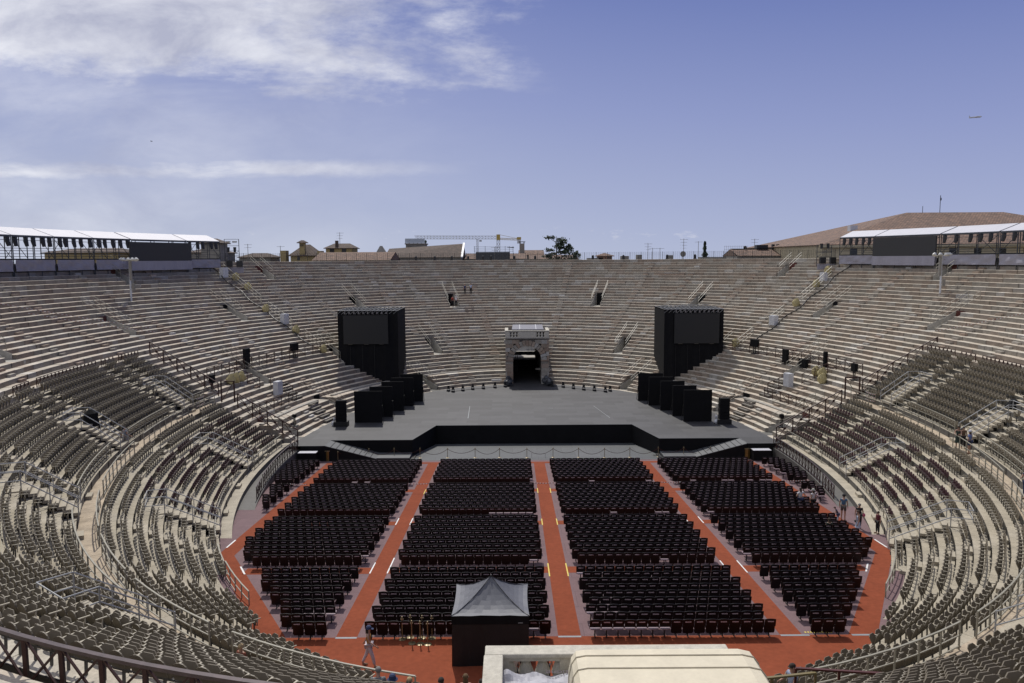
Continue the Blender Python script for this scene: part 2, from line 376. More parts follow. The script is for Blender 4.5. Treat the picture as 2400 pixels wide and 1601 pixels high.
mb.quadstrip([(*p, -4 if abs(-180 + 4 * i) > 5 else 3.9) for i, p in enumerate(A)], [(*p, 13.4 if abs(-180 + 4 * i) > 138 else 16.02) for i, p in enumerate(A)]); o = mb.build('outer_wall', stone); relparent(o)
# radial stairs: small half-height blocks against the risers
mb = MB()
for line in (-117, -104, -92.5, -84, -70, -58, -40, -33.5, -21, -15.5, -6.2, 6.3, 17.5, 24.5, 35, 46, 60, 71.5, 84, 93, 106, 118):
    k0 = 1 if abs(line) < 80 else 21
    for k in range(k0, 41):
        if (k in (0,)) or rnd() < .06: continue
        if any(k0_ < k <= k0_ + dp and abs(line - d) < 3 for k0_, d, hw, dp in EXITS): continue
        lo = line + math.sin(k * .7) * .0 + (k - 20) * .02 * (1 if line > 0 else -1)
        a = .42 / mpd(lo, RK[k]); r1 = RK[k + 1] + .02; r0 = r1 - .30; z0 = ZK[k] - .02; z1 = ZK[k] + .21
        p = [oval(lo - a, r0), oval(lo + a, r0), oval(lo + a, r1), oval(lo - a, r1)]
        mb.col = stonecol(); mb.hexa([(*q, z0) for q in p] + [(*q, z1) for q in p])
# long low benches of newer stone
for (k, d, ln) in [(1, -8, 1.4), (5, -14, 1.5), (7, -10, 1.6), (8, -6, 1.4), (6, 25, 1.6), (8, 28, 1.5), (13, 8, 1.5), (15, -9, 1.7), (20, 15, 1.6), (17, 26, 1.6), (31, -34, 2.2), (32, 4, 2), (31, 18, 2), (33, 14, 3), (37, 20, 6), (36, 21.5, 5), (37, -17, 5), (7, -34, 1.6), (10, -30, 1.5), (10, 36, 1.7), (6, -22, 1.8)]:
    a = ln / 2 / mpd(d, RK[k]); r1 = RK[k + 1] - .02; r0 = r1 - .33; p = [oval(d - a, r0), oval(d + a, r0), oval(d + a, r1), oval(d - a, r1)]
    mb.col = stonecol(); mb.hexa([(*q, ZK[k] + .005) for q in p] + [(*q, ZK[k] + .22) for q in p])
o = mb.build('stair_blocks', stone); o['kind'] = 'stuff'; relparent(o)
# near seating decks
dk = empty('seating_deck', 'stepped beige seating deck with grey fascias around the near half of the oval', 'seating deck', (EX, EY, 0))
def dtier(k, a, b):
    mb = MB(); r0, r1, z = RN[k], RN[k + 1], ZK[k]
    n = int(abs(b - a) / 1.2)
    for i in range(n):
        t0 = a + (b - a) * i / n; t1 = a + (b - a) * (i + 1) / n; g = .006 / mpd(t0, r0)
        p0, p1 = oval(t0 + g, r0), oval(t1 - g, r0); q0, q1 = oval(t0 + g, r1 + .03), oval(t1 - g, r1 + .03)
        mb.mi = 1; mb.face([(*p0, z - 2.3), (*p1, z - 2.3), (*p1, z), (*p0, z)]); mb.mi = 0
        mb.face([(*p0, z), (*p1, z), (*q1, z), (*q0, z)])
        if i % 3 == 0 and k not in (0, 9):   # support posts on the fascia
            mb.mi = 1; n_ = onorm(t0); mb.bar((p0[0] - n_[0] * .02, p0[1] - n_[1] * .02, z - .42), (p0[0] - n_[0] * .02, p0[1] - n_[1] * .02, z + .02), .05); mb.mi = 0
    if a <= TR < b or True:
        for t in (a, b):
            p, q_ = oval(t, r0), oval(t, r1); mb.mi = 1; mb.face([(*p, z - 2.3), (*q_, z - 2.3), (*q_, z), (*p, z)]); mb.mi = 0
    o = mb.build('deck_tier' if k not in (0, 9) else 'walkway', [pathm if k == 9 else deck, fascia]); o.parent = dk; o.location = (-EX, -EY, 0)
for k in range(20):
    a, b = TR, 360 + TL
    if k in (9, 10, 11, 12):
        hw = 3.1 / mpd(180, RN[k]); dtier(k, a, 180 - hw) if k > 9 else dtier(k, a, b); 
        if k > 9: dtier(k, 180 + hw, b)
    elif 12 < k < 18: 
        hw = 3.1 / mpd(180, RN[k]); dtier(k, a, 180 - hw); dtier(k, 180 + hw, b)
    else: dtier(k, a, b)
# pale nosing line and steps on the wide row 10 wall
# ---------------------------------------------------------------- ground, floor, carpets
mb = MB(); mb.face([(-3000, -1500, -4.2), (3000, -1500, -4.2), (3000, 5000, -4.2), (-3000, 5000, -4.2)]); struct(mb.build('ground', ground_m))
mb = MB()
A = [oval(-180 + 3 * i, 6.2) for i in range(121)]
poly = [p for p in A if p[1] < 72.6] 
xs = sorted(poly, key=lambda p: p[1])
mb.face([(-23.6, 26.2, fz(26.2)), (28, 26.2, fz(26.2)), (28, 72.9, fz(72.9)), (-23.6, 72.9, fz(72.9))]); struct(mb.build('arena_floor', carpet_pink))
def floorpoly(mb, pts, dz):
    mb.face([(x, y, fz(y) + dz) for x, y in pts])
mb = MB(); X1, X2 = (-7.78, -6.85), (1.94, 2.94)
for x0, x1 in ((-7.78, -6.85), (1.94, 2.94), (11.64, 12.6)): floorpoly(mb, [(x0, 32.62), (x1, 32.62), (x1, 70.2), (x0, 70.2)], .004)
floorpoly(mb, [(-17.25, 44.0), (-16.25, 44.0), (-16.35, 70.2), (-17.2, 70.2)], .004)
floorpoly(mb, [(21.1, 44.0), (22.1, 44.0), (22.15, 70.2), (21.3, 70.2)], .004)
floorpoly(mb, [(-17.25, 44.0), (-11.25, 32.62), (-9.96, 32.62), (-16.25, 44.0)], .004)
floorpoly(mb, [(22.1, 44.0), (21.1, 44.0), (14.62, 32.62), (15.9, 32.62)], .004)
floorpoly(mb, [(-17.2, 70.2), (22.15, 70.2), (22.15, 70.95), (-17.2, 70.95)], .004)
floorpoly(mb, [(-23, 26.3), (28, 26.3), (28, 32.62), (-23, 32.62)], .004)
for y0, y1 in ((40.75, 41.75), (50.1, 51.0), (59.3, 60.2)):
    for x0, x1 in ((-16.4, -7.78), (-6.85, 1.94), (2.94, 11.64), (12.6, 21.1)):
        if y0 < 41:
            if x0 < -16: x0 = -14.7
            if x1 > 21: x1 = 19.2
        floorpoly(mb, [(x0, y0), (x1, y0), (x1, y1), (x0, y1)], .004)
struct(mb.build('red_carpet', carpet_red))
mb = MB()
for x0 in (-7.82, -6.87): 
    mb.mi = 0
    for y0, y1 in ((40.8, 43.4 if x0 > -7 else 42.6), (50.2, 51.8)): floorpoly(mb, [(x0, y0), (x0 + .07, y0), (x0 + .07, y1), (x0, y1)], .009)
for x0 in (11.62, 12.58):
    for y0, y1 in ((40.6, 42.6), (50.2, 51.8)): floorpoly(mb, [(x0, y0), (x0 + .07, y0), (x0 + .07, y1), (x0, y1)], .009)
floorpoly(mb, [(-14.6, 40.8), (-14.5, 40.8), (-15.15, 42.05), (-15.25, 42.05)], .009); floorpoly(mb, [(18.98, 40.65), (19.08, 40.65), (19.76, 41.95), (19.66, 41.95)], .009)
floorpoly(mb, [(-17.3, 45.5), (-17.2, 45.5), (-17.2, 47.05), (-17.3, 47.05)], .009); floorpoly(mb, [(22.1, 44.8), (22.2, 44.8), (22.2, 46.4), (22.1, 46.4)], .009)
mb.mi = 1
for x0 in (1.9, 2.9):
    for y0, y1 in ((40.2, 42.3), (50.0, 51.5), (58.8, 60.4)): floorpoly(mb, [(x0, y0), (x0 + .07, y0), (x0 + .07, y1), (x0, y1)], .009)
for x0 in (-6.9, 11.6): floorpoly(mb, [(x0, 58.6), (x0 + .06, 58.6), (x0 + .06, 60.2), (x0, 60.2)], .009)
for i in range(10): floorpoly(mb, [(12.8 + i * .125, 32.82), (12.87 + i * .125, 32.82), (12.87 + i * .125, 32.95), (12.8 + i * .125, 32.95)], .009)
mb.mi = 2
for x0, x1 in ((-7.78, -6.85), (1.94, 2.94), (11.64, 12.9), (14.75, 15.85)): floorpoly(mb, [(x0, 32.5), (x1, 32.5), (x1, 32.66), (x0, 32.66)], .009)
tag(mb.build('floor_tape', [white, yellow, greytape]), 'white, yellow and grey tape strips along the edges of the red carpets', 'floor tape')
# ---------------------------------------------------------------- stage
st = empty('stage', 'large dark grey boarded stage with black front and side ramps', 'stage', (2.2, 90, -1.04))
def sp(o): o.parent = st; o.location = (-2.2, -90, 1.04); return o
front = [(-19.9, 71.75), (-17.59, 71.75), (-17.55, 74.0), (-9.68, 74.0), (-8.0, 80.5), (12.5, 80.5), (14.15, 74.0), (21.86, 74.0), (22.02, 71.75), (24.6, 71.75)]
back = [oval(85 - i * 170 / 60, 3.05) for i in range(61)]
mb = MB(); top = [(-20.6, 71.75)] + front[1:-1] + [(25.2, 71.75)] + back
mb.face([(x, y, -1.04) for x, y in top]); sp(mb.build('stage_floor', stagem))
mb = MB(); mb.face([(-1.2, 103, -1.036), (5.6, 103, -1.036), (5.6, 137, -1.036), (-1.2, 137, -1.036)]); sp(mb.build('passage_floor', stagem))
mb = MB()
for a, b in zip(front[:-1], front[1:]):
    mb.face([(a[0], a[1], -3.6), (b[0], b[1], -3.6), (b[0], b[1], -1.045), (a[0], a[1], -1.045)])
sp(mb.build('stage_front', black))
mb = MB()
for a, b in zip(front[:-1], front[1:]): mb.bar((*a, -1.035), (*b, -1.035), .06, .03)
sp(mb.build('stage_edge', rampm))
for sx, x0, x1, xb0, xb1 in ((-1, -17.57, -17.57, -12.8, -12.8), (1, 21.95, 21.95, 17.2, 17.2)):
    mb = MB(); ya, yb_ = 71.75, 73.97
    mb.hexa([(x0, ya, -1.3), (xb0, ya, -2.5), (xb0, yb_, -2.5), (x0, yb_, -1.3), (x0, ya, -1.03), (xb0, ya, -2.28), (xb0, yb_, -2.28), (x0, yb_, -1.03)])
    mb.mi = 1
    for i in range(1, 9):
        f = i / 9; xx = x0 + (xb0 - x0) * f; zz = -1.03 + (-1.25) * f; mb.bar((xx, ya, zz + .012), (xx, yb_, zz + .012), .045, .02)
    mb.face([(x0, ya - .004, -3.4), (xb0, ya - .004, -3.4), (xb0, ya - .004, -2.33), (x0, ya - .004, -1.08)])
    sp(mb.build('ramp', [rampm, black]))
    mb = MB(); xe = -9.7 if sx < 0 else 14.2; x_lo, x_hi = min(xb0, xe), max(xb0, xe)
    mb.bb(x_lo, x_hi, 71.9, 73.97, -3.2, -2.26); sp(mb.build('landing', rampm))
    mb = MB()
    for i in range(3): mb.box((xe - sx * (.25 + .3 * i), 72.7 + .2, -2.5 - .13 * i), (.3, 1.8, .12))
    sp(mb.build('steps', blackp))
mb = MB(); mb.face([(-9.9, 71.7, fz(71.7) + .012), (14.4, 71.7, fz(71.7) + .012), (14.4, 80.6, fz(80.6) + .012), (-9.9, 80.6, fz(80.6) + .012)]); struct(mb.build('pit_floor', pitm))
mb = MB()
mb.face([(-8.02, 80.46, -3.25), (12.5, 80.46, -3.25), (12.5, 80.46, -1.06), (-8.02, 80.46, -1.06)])
for i in range(8): mb.box((-6 + i * 2.4, 80.44, -1.35 + (.03 if i % 2 else 0)), (.05, .03, .03))
sp(mb.build('pit_curtain', black))
# chalk line on stage
mb = MB(); mb.face([(-4.9, 84.1, -1.036), (-4.82, 84.1, -1.036), (-5.0, 91.2, -1.036), (-5.06, 91.2, -1.036)]); mb.face([(10.6, 84, -1.036), (10.66, 84, -1.036), (9.6, 91, -1.036), (9.55, 91, -1.036)]); mb.bb(4.2, 4.7, 89.5, 89.65, -1.036, -1.02)
sp(mb.build('chalk_line', greytape))
# platea side walls (below the lattice fences)
for sx, a, b, nm in ((-1, -83.5, -118, 'left'), (1, 83.5, 118, 'right')):
    mb = MB(); n = 24; A = [oval(a + (b - a) * i / n, 2.2) for i in range(n + 1)]
    mb.quadstrip([(*p, -3.4) for p in A], [(*p, -1.45) for p in A]); B = [oval(a + (b - a) * i / n, 3.4) for i in range(n + 1)]
    mb.quadstrip([(*p, -1.45) for p in A], [(*p, -1.45) for p in B])
    tag(mb.build('retaining_wall', fascia), 'low grey curved wall at the %s side of the arena floor beside the stage' % nm, 'wall')
# ---------------------------------------------------------------- far portal
def portal(yf, x0, x1, sgn, label):
    """arched stone gateway; yf = front plane, sgn=+1 body goes away (+y)"""
    xc = (x0 + x1) / 2; e = empty('portal', label, 'stone gateway', (xc, yf, -1.04)); ow = 1.96; zs = 2.3; ra = 1.96
    dy = lambda d: sgn * d
    def part(mb, nm, m): o = mb.build(nm, m); o.parent = e; o.location = (-xc, -yf, 1.04); return o
    mb = MB()
    # wall stones beside the arch, in courses
    zc = [-1.04 + i * .56 for i in range(12)]
    for j in range(11):
        z0, z1 = zc[j], zc[j + 1]
        if z1 > 5.35: break
        for side in (-1, 1):
            zm = (z0 + z1) / 2; inn = ow if zm < zs else (math.sqrt(max(0, 2.75 ** 2 - (zm - zs) ** 2)) if zm - zs < 2.7 else 0)
            if zm >= zs: inn = max(inn, 0)
            edge = (x1 - x0) / 2; xs_ = [inn]; 
            while xs_[-1] < edge - .9: xs_.append(xs_[-1] + .7 + .5 * rnd())
            xs_.append(edge)
            for a, b in zip(xs_[:-1], xs_[1:]):
                if b - a < .05: continue
                q = (rnd() - .5) * .03; mb.col = stonecol(); xa, xb = xc + side * a, xc + side * b
                mb.bb(min(xa, xb) + .008, max(xa, xb) - .008, min(yf + dy(q), yf + dy(.9)), max(yf + dy(q), yf + dy(.9)), z0 + .008, z1 - .008)
    part(mb, 'wall', stone)
    mb = MB(); nv = 17
    for i in range(nv):
        a0 = math.pi * i / nv + .012; a1 = math.pi * (i + 1) / nv - .012; mb.col = stonecol(); q = dy(-.04 - .03 * rnd())
        P = []
        for yv in (yf + q, yf + dy(.9)):
            P += [(xc + ra * math.cos(a0), yv, zs + ra * math.sin(a0)), (xc + 2.72 * math.cos(a0), yv, zs + 2.72 * math.sin(a0)), (xc + 2.72 * math.cos(a1), yv, zs + 2.72 * math.sin(a1)), (xc + ra * math.cos(a1), yv, zs + ra * math.sin(a1))]
        mb.hexa(P)
    part(mb, 'arch', stone)
    mb = MB()
    for side in (-1, 1):
        mb.col = stonecol(); xa = xc + side * 1.92; xb = xc + side * 3.02; mb.bb(min(xa, xb), max(xa, xb), min(yf + dy(-.12), yf + dy(.5)), max(yf + dy(-.12), yf + dy(.5)), 2.14, 2.34)
    mb.col = (.3, .28, .25); mb.bb(x0 - .1, x1 + .1, min(yf + dy(-.1), yf + dy(.6)), max(yf + dy(-.1), yf + dy(.6)), 5.28, 5.40)
    part(mb, 'cornice', stone)
    # parapet with pierced balusters
    mb = MB(); mb.bb(x0 + 0, x0 + .55, min(yf, yf + dy(.35)), max(yf, yf + dy(.35)), 5.4, 6.3); mb.bb(x1 - .55, x1, min(yf, yf + dy(.35)), max(yf, yf + dy(.35)), 5.4, 6.3)
    mb.bb(xc - 1.2, xc + 1.2, min(yf, yf + dy(.35)), max(yf, yf + dy(.35)), 5.4, 6.3)
    for xa, xb in ((x0 + .55, xc - 1.2), (xc + 1.2, x1 - .55)):
        mb.bb(xa, xb, min(yf, yf + dy(.35)), max(yf, yf + dy(.35)), 5.4, 5.5); n = 3; wdt = (xb - xa) / n
        for i in range(n + 1):
            xx = xa + i * wdt
            mb.tube([(xx, yf + dy(.17), 5.5), (xx, yf + dy(.17), 5.62), (xx, yf + dy(.17), 5.85), (xx, yf + dy(.17), 6.1), (xx, yf + dy(.17), 6.22)], [.19, .13, .20, .11, .19], 8)
        mb.bb(xa, xb, min(yf, yf + dy(.35)), max(yf, yf + dy(.35)), 6.2, 6.3)
    for xa in (x0 - .02, x1 - .33):
        mb.bb(xa, xa + .35, min(yf + dy(.35), yf + dy(4.6)), max(yf + dy(.35), yf + dy(4.6)), 5.0, 6.3)
    part(mb, 'parapet', parst)
    mb = MB(); mb.bb(x0 - .06, x1 + .06, min(yf + dy(-.06), yf + dy(.42)), max(yf + dy(-.06), yf + dy(.42)), 6.3, 6.42)
    for xa in (x0 - .08, x1 - .4): mb.bb(xa, xa + .48, min(yf + dy(.42), yf + dy(4.6)), max(yf + dy(.42), yf + dy(4.6)), 6.3, 6.42)
    o = part(mb, 'coping', parst); bv = o.modifiers.new('b', 'BEVEL'); bv.width = .03; bv.segments = 2
    mb = MB(); mb.bb(x0 + .3, x1 - .3, min(yf + dy(.3), yf + dy(4.8)), max(yf + dy(.3), yf + dy(4.8)), 4.95, 5.2); part(mb, 'balcony_floor', greyp)
    # tunnel
    mb = MB(); n = 12; prof = [(xc - ow, -1.04), (xc - ow, zs)] + [(xc - ra * math.cos(math.pi * i / n), zs + ra * math.sin(math.pi * i / n)) for i in range(1, n)] + [(xc + ow, zs), (xc + ow, -1.04)]
    ya, yb_ = yf + dy(.88), yf + dy(33)
    mb.quadstrip([(p[0], ya, p[1]) for p in prof], [(p[0], yb_, p[1]) for p in prof]); part(mb, 'tunnel', greyp)
    return e, part
pe, pp = portal(107.6, -.92, 5.12, 1, 'far stone gateway with round arch and balustrade in the middle of the rows')
mb = MB(); mb.bb(-.3, 4.5, 108.15, 108.2, 5.22, 6.4); pp(mb, 'gap_shade_panel', black)  # added black panel that paints the dark of the balustrade gaps
mb = MB(); mb.bb(-.92, -.0, 108.4, 131, -1.04, 5.0); mb.bb(4.2, 5.12, 108.4, 131, -1.04, 5.0); mb.bb(-.92, 5.12, 108.5, 131, 4.4, 4.93); o = pp(mb, 'flank_wall', greyp)
# street side seen through the arch: gate bars, pale street
mb = MB()
for i in range(9): mb.bar((2.3 + i * .22, 119, 1.6), (2.3 + i * .22, 119, 4.2), .03)
for z in (1.6, 2.4, 3.3, 4.2): mb.bar((2.2, 119, z), (4.1, 119, z), .05)
mb.bar((.2, 118, 2.0), (4.1, 118, 2.0), .35, .5); mb.bar((.5, 118, -1), (.5, 118, 2), .06); mb.bar((.8, 118, -1), (.8, 118, 2), .06)
tag(mb.build('iron_gate', blackp), 'dark barred iron gate inside the far archway', 'gate')
mb = MB(); mb.bb(-6, 11, 158, 158.4, -1.4, 6); 
tag(mb.build('street_wall', greyp), 'pale grey wall seen beyond the far archway', 'wall')
mb = MB(); mb.bb(.2, 4.3, 126, 126.2, -1.0, .0); tag(mb.build('barrier', black), 'low black barrier inside the passage behind the archway', 'barrier')
mb = MB(); mb.face([(-8, 128, -1.3), (12, 128, -1.3), (12, 158, -1.3), (-8, 158, -1.3)]); struct(mb.build('street', mat('street_paving', (.42, .40, .36), .8)))
mb = MB(); mb.hexa([(.0, 107.9, 6.44), (4.4, 107.9, 6.44), (4.4, 111, 6.44), (.0, 111, 6.44), (.0, 107.9, 6.56), (4.4, 107.9, 6.56), (4.3, 111, 6.95), (.1, 111, 6.95)])
mb.mi = 1
for xa in (1.05, 3.3): mb.hexa([(xa, 107.88, 6.57), (xa + .08, 107.88, 6.57), (xa + .08, 111, 6.96), (xa, 111, 6.96), (xa, 107.88, 6.58), (xa + .08, 107.88, 6.58), (xa + .08, 111, 6.97), (xa, 111, 6.97)])
tag(mb.build('flat_roof_cover', [mat('slate_sheet', (.16, .16, .19), .4, var=.1), boxw]), 'low slate grey sheet roof over the balcony of the far gateway', 'roof cover')
# ---------------------------------------------------------------- exits
def handrail(mb, d, k0, k1, side, RR, r=.018, h1=.9, h2=.5, hw=.85, post=True):
    a = side * hw / mpd(d, RR[k0]); p0 = oval(d + a, RR[k0] + .05); a2 = side * hw / mpd(d, RR[k1]); p1 = oval(d + a2, RR[k1] + .05)
    z0, z1 = ZK[k0], ZK[k1]
    for h_ in (h1, h2): mb.bar((*p0, z0 + h_), (*p1, z1 + h_), r * 2)
    mb.bar((*p0, z0), (*p0, z0 + h1), r * 2); mb.bar((*p1, z1), (*p1, z1 + h1), r * 2)
EN = {24: 'upper middle', 36: 'topmost', 9: 'lower middle', 0: 'stage level'}
cnt = {}
for k0, d, hw, dp in EXITS:
    if abs(d) > 105: continue
    side = 'left' if d < 0 else 'right'; cnt[(k0, side)] = cnt.get((k0, side), 0) + 1
    same = sorted([abs(e[1]) for e in EXITS if e[0] == k0 and (e[1] < 0) == (d < 0)]); pos = same.index(abs(d)) + 1
    cx, cy = oval(d, RK[k0] + .4)
    e = empty('exit', 'dark %s exit opening in the stone rows, %s one %s of the archway' % (EN[k0], ordn(pos), side), 'exit', (cx, cy, ZK[k0]), 0, 'exit openings among the stone rows')
    mb = MB(); n_ = onorm(d); tx, ty = -n_[1], n_[0]; rb = RK[k0 + dp + 1] if k0 + dp + 1 < 43 else RK[42]
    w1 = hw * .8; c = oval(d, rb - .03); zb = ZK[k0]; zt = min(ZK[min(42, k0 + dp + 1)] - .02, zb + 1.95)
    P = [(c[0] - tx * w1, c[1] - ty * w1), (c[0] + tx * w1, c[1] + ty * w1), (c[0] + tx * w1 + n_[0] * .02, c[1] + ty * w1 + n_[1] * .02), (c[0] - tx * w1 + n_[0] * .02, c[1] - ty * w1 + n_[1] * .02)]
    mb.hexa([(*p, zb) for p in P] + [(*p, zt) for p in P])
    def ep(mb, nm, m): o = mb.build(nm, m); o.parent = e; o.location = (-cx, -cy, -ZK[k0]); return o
    ep(mb, 'door_or_shade', black if not (k0 == 36 or abs(d) > 70) else doorred)  # black panels paint the darkness of open exits; the red ones are doors
    mb = MB(); p = [oval(d - hw / mpd(d, rb), RK[k0] + .02), oval(d + hw / mpd(d, rb), RK[k0] + .02), oval(d + hw / mpd(d, rb), rb), oval(d - hw / mpd(d, rb), rb)]
    mb.hexa([(*q, zb - .3) for q in p] + [(*q, zb + .004) for q in p]); ep(mb, 'floor', stonew if k0 else fascia)
    # dark return walls
    mb = MB()
    for s_ in (-1, 1):
        a = s_ * (hw + .004) / mpd(d, rb); q0, q1 = oval(d + a, RK[k0 + 1] + .3), oval(d + a, rb)
        b2 = s_ * (hw - .04) / mpd(d, rb); q3, q2 = oval(d + b2, RK[k0 + 1] + .3), oval(d + b2, rb)
        mb.hexa([(*q0, zb), (*q1, zb), (*q2, zb), (*q3, zb), (*q0, ZK[k0 + 1] + .1), (*q1, ZK[min(42, k0 + dp)] + .0), (*q2, ZK[min(42, k0 + dp)]), (*q3, ZK[k0 + 1] + .1)])
    ep(mb, 'side_wall', stonew)
    mb = MB()
    k1 = min(k0 + dp + 3, 42)
    for s_ in (-1, 1): handrail(mb, d, k0 + 2, k1, s_, RK, .016)
    ep(mb, 'handrail', railb)
# ---------------------------------------------------------------- fences, trusses, rails
def fence(pts, h, label, name='lattice_fence', cat='fence', m=None, mt=None, pitch=1.5, disc=0, wt=.06, group=None, cross=True, top_w=.08):
    m = m or ironred; mt = mt or m
    P = [Vector(p) for p in pts]; L_ = [0]
    for a, b in zip(P[:-1], P[1:]): L_.append(L_[-1] + (b - a).length)
    def at(s_):
        for i in range(len(P) - 1):
            if s_ <= L_[i + 1] + 1e-6: return P[i].lerp(P[i + 1], (s_ - L_[i]) / max(1e-6, L_[i + 1] - L_[i]))
        return P[-1]
    n = max(1, round(L_[-1] / pitch)); nodes = [at(L_[-1] * i / n) for i in range(n + 1)]; o0 = nodes[0]
    e = empty(name, label, cat, tuple(o0), 0, group); U_ = Vector((0, 0, h)); lo = Vector((0, 0, .12))
    def fp(mb, nm, mm): o = mb.build(nm, mm); o.parent = e; o.location = tuple(-o0); return o
    mb = MB()
    for a, b in zip(nodes[:-1], nodes[1:]): mb.bar(a + U_, b + U_, top_w, wt)
    fp(mb, 'top_rail', mt)
    mb = MB()
    for a, b in zip(nodes[:-1], nodes[1:]): mb.bar(a + lo, b + lo, wt * .8)
    fp(mb, 'bottom_rail', m)
    pm = None
    for i, a in enumerate(nodes):
        if pm is None: mb = MB(); mb.bar((0, 0, -.05), (0, 0, h), wt * 1.1); po = mb.build('post', m); pm = po.data
        else: po = bpy.data.objects.new('post', pm); C.objects.link(po)
        po.parent = e; po.location = tuple(a - o0)
    if cross:
        mb = MB(); t = wt * .55
        for i, (a, b) in enumerate(zip(nodes[:-1], nodes[1:])):
            mid = (a + b) / 2 + (U_ + lo) / 2
            for q in (a + lo, b + lo, a + U_, b + U_): mb.bar(q, mid, t)
            if disc:
                d = (b - a).normalized(); nn = d.cross(Vector((0, 0, 1))).normalized(); mb.tube([mid - nn * .02, mid + nn * .02], disc, 10)
                mb.bar((a + lo + a + U_) / 2, mid, t); mb.bar(mid, (b + lo + b + U_) / 2, t)
        fp(mb, 'lattice', m)
    else:
        mb = MB()
        for a, b in zip(nodes[:-1], nodes[1:]): mb.bar(a + Vector((0, 0, h * .52)), b + Vector((0, 0, h * .52)), wt * .8)
        fp(mb, 'mid_rail', m)
    return e
def ringpts(a, b, r, z, n=None):
    n = n or max(2, int(abs(b - a) / 2.5)); return [(*oval(a + (b - a) * i / n, r), z) for i in range(n + 1)]
V3 = lambda a, b, f: tuple(a[i] + (b[i] - a[i]) * f for i in range(3))
for A, B, sd in (((-35.1, 75.3, 7.25), (-20.3, 72.55, -1.0), 'left'), ((41.2, 75.3, 7.25), (24.9, 72.5, -1.0), 'right')):
    fence([A, V3(A, B, .47)], 1.25, 'upper sloping dark red truss fence at the %s end of the seat rows' % sd, 'truss_fence', 'fence', pitch=1.75, disc=.13, wt=.075)
    fence([V3(A, B, .60), B], 1.35, 'lower sloping dark red truss fence at the %s end of the seat rows' % sd, 'truss_fence', 'fence', pitch=1.85, disc=.13, wt=.075)
    p = V3(A, B, .49); q = V3(A, B, .58)
    mb = MB(); zb = 2.78
    for r_ in (p, q): mb.bar((r_[0], r_[1], zb), (r_[0], r_[1], zb + 2.1), .11)
    mb.bar((p[0], p[1], zb + 2.05), (q[0], q[1], zb + 2.05), .1); mb.bar((p[0], p[1], zb + .1), (q[0], q[1], zb + 2.0), .04)
    tag(mb.build('gate_frame', ironred), 'dark red gate frame on the walkway between the two %s truss fences' % sd, 'gate')
for a, b, i, s_ in ((-109.5, -106.3, 4, 'left'), (-104.6, -92.2, 3, 'left'), (-91, -88.4, 2, 'left'), (-87.2, -82.9, 1, 'left'), (83.6, 88.9, 1, 'right'), (90.1, 92.7, 2, 'right'), (94, 106, 3, 'right')):
    fence(ringpts(a, b, RK[20] + .05, ZK[20] - .38, max(2, int(abs(b - a)))), 1.05, '%s dark red lattice fence behind the top %s seats, counted from the truss' % (ordn(i), s_), 'lattice_fence', pitch=.62, wt=.045, group='lattice fences behind the top seat rows')
fence(ringpts(-156, -176, 19.35, 7.5, 16), 1.15, 'large dark red lattice fence with grey top rail at the lower left corner', 'lattice_fence', pitch=1.05, wt=.075, mt=ironred2, top_w=.11)
fence([(x, y, z) for x, y, z in ringpts(-77.5, -46.5, 12.95, ZK[13], 16)], 1.2, 'long dark red lattice fence across the stone rows left of the stage', pitch=1.55, wt=.055)
fence([(x, y, z) for x, y, z in ringpts(79.2, 47.3, 13.1, ZK[13], 16)], 1.2, 'long dark red lattice fence across the stone rows right of the stage', pitch=1.55, wt=.055)
for s_, sd in ((-1, 'left'), (1, 'right')):
    a = 73.5 if s_ > 0 else 72.5
    p = (*oval(s_ * (a - 1), RK[12] + .3), ZK[12]); q = (*oval(s_ * (a - 3), RK[9] + .3), ZK[9]); fence([p, q], 1.1, 'short sloping dark red fence above the %s side exit' % sd, pitch=1.6, wt=.055)
    p = (*oval(s_ * (a - 5.5), RK[9]), ZK[8] + .2); q = (*oval(s_ * (a - 7), RK[6]), ZK[6]); fence([p, q], 1.15, 'small sloping dark red fence below the %s side exit' % sd, pitch=1.6, wt=.055)
    fence(ringpts(s_ * (a - 7), s_ * 80, RK[5] + .3, ZK[5], 5), 1.1, 'low dark red lattice fence between truss and %s stone rows' % sd, pitch=1.7, wt=.055)
fence(ringpts(-84, -102.5, 2.3, -1.45, 16), 1.05, 'curved dark red lattice fence on the wall left of the floor chairs', pitch=.8, wt=.05, mt=ironred2)
fence(ringpts(-103.6, -107.5, 2.3, -1.5, 4), 1.05, 'short dark red lattice fence at the left end of the floor wall', pitch=.8, wt=.05, mt=ironred2)
fence(ringpts(85, 103, 2.3, -1.45, 16), 1.05, 'curved dark red lattice fence on the wall right of the floor chairs', pitch=.8, wt=.05, mt=ironred2)
fence(ringpts(104.2, 109.5, 2.3, -1.5, 4), 1.05, 'short dark red lattice fence at the right end of the floor wall', pitch=.8, wt=.05, mt=ironred2)
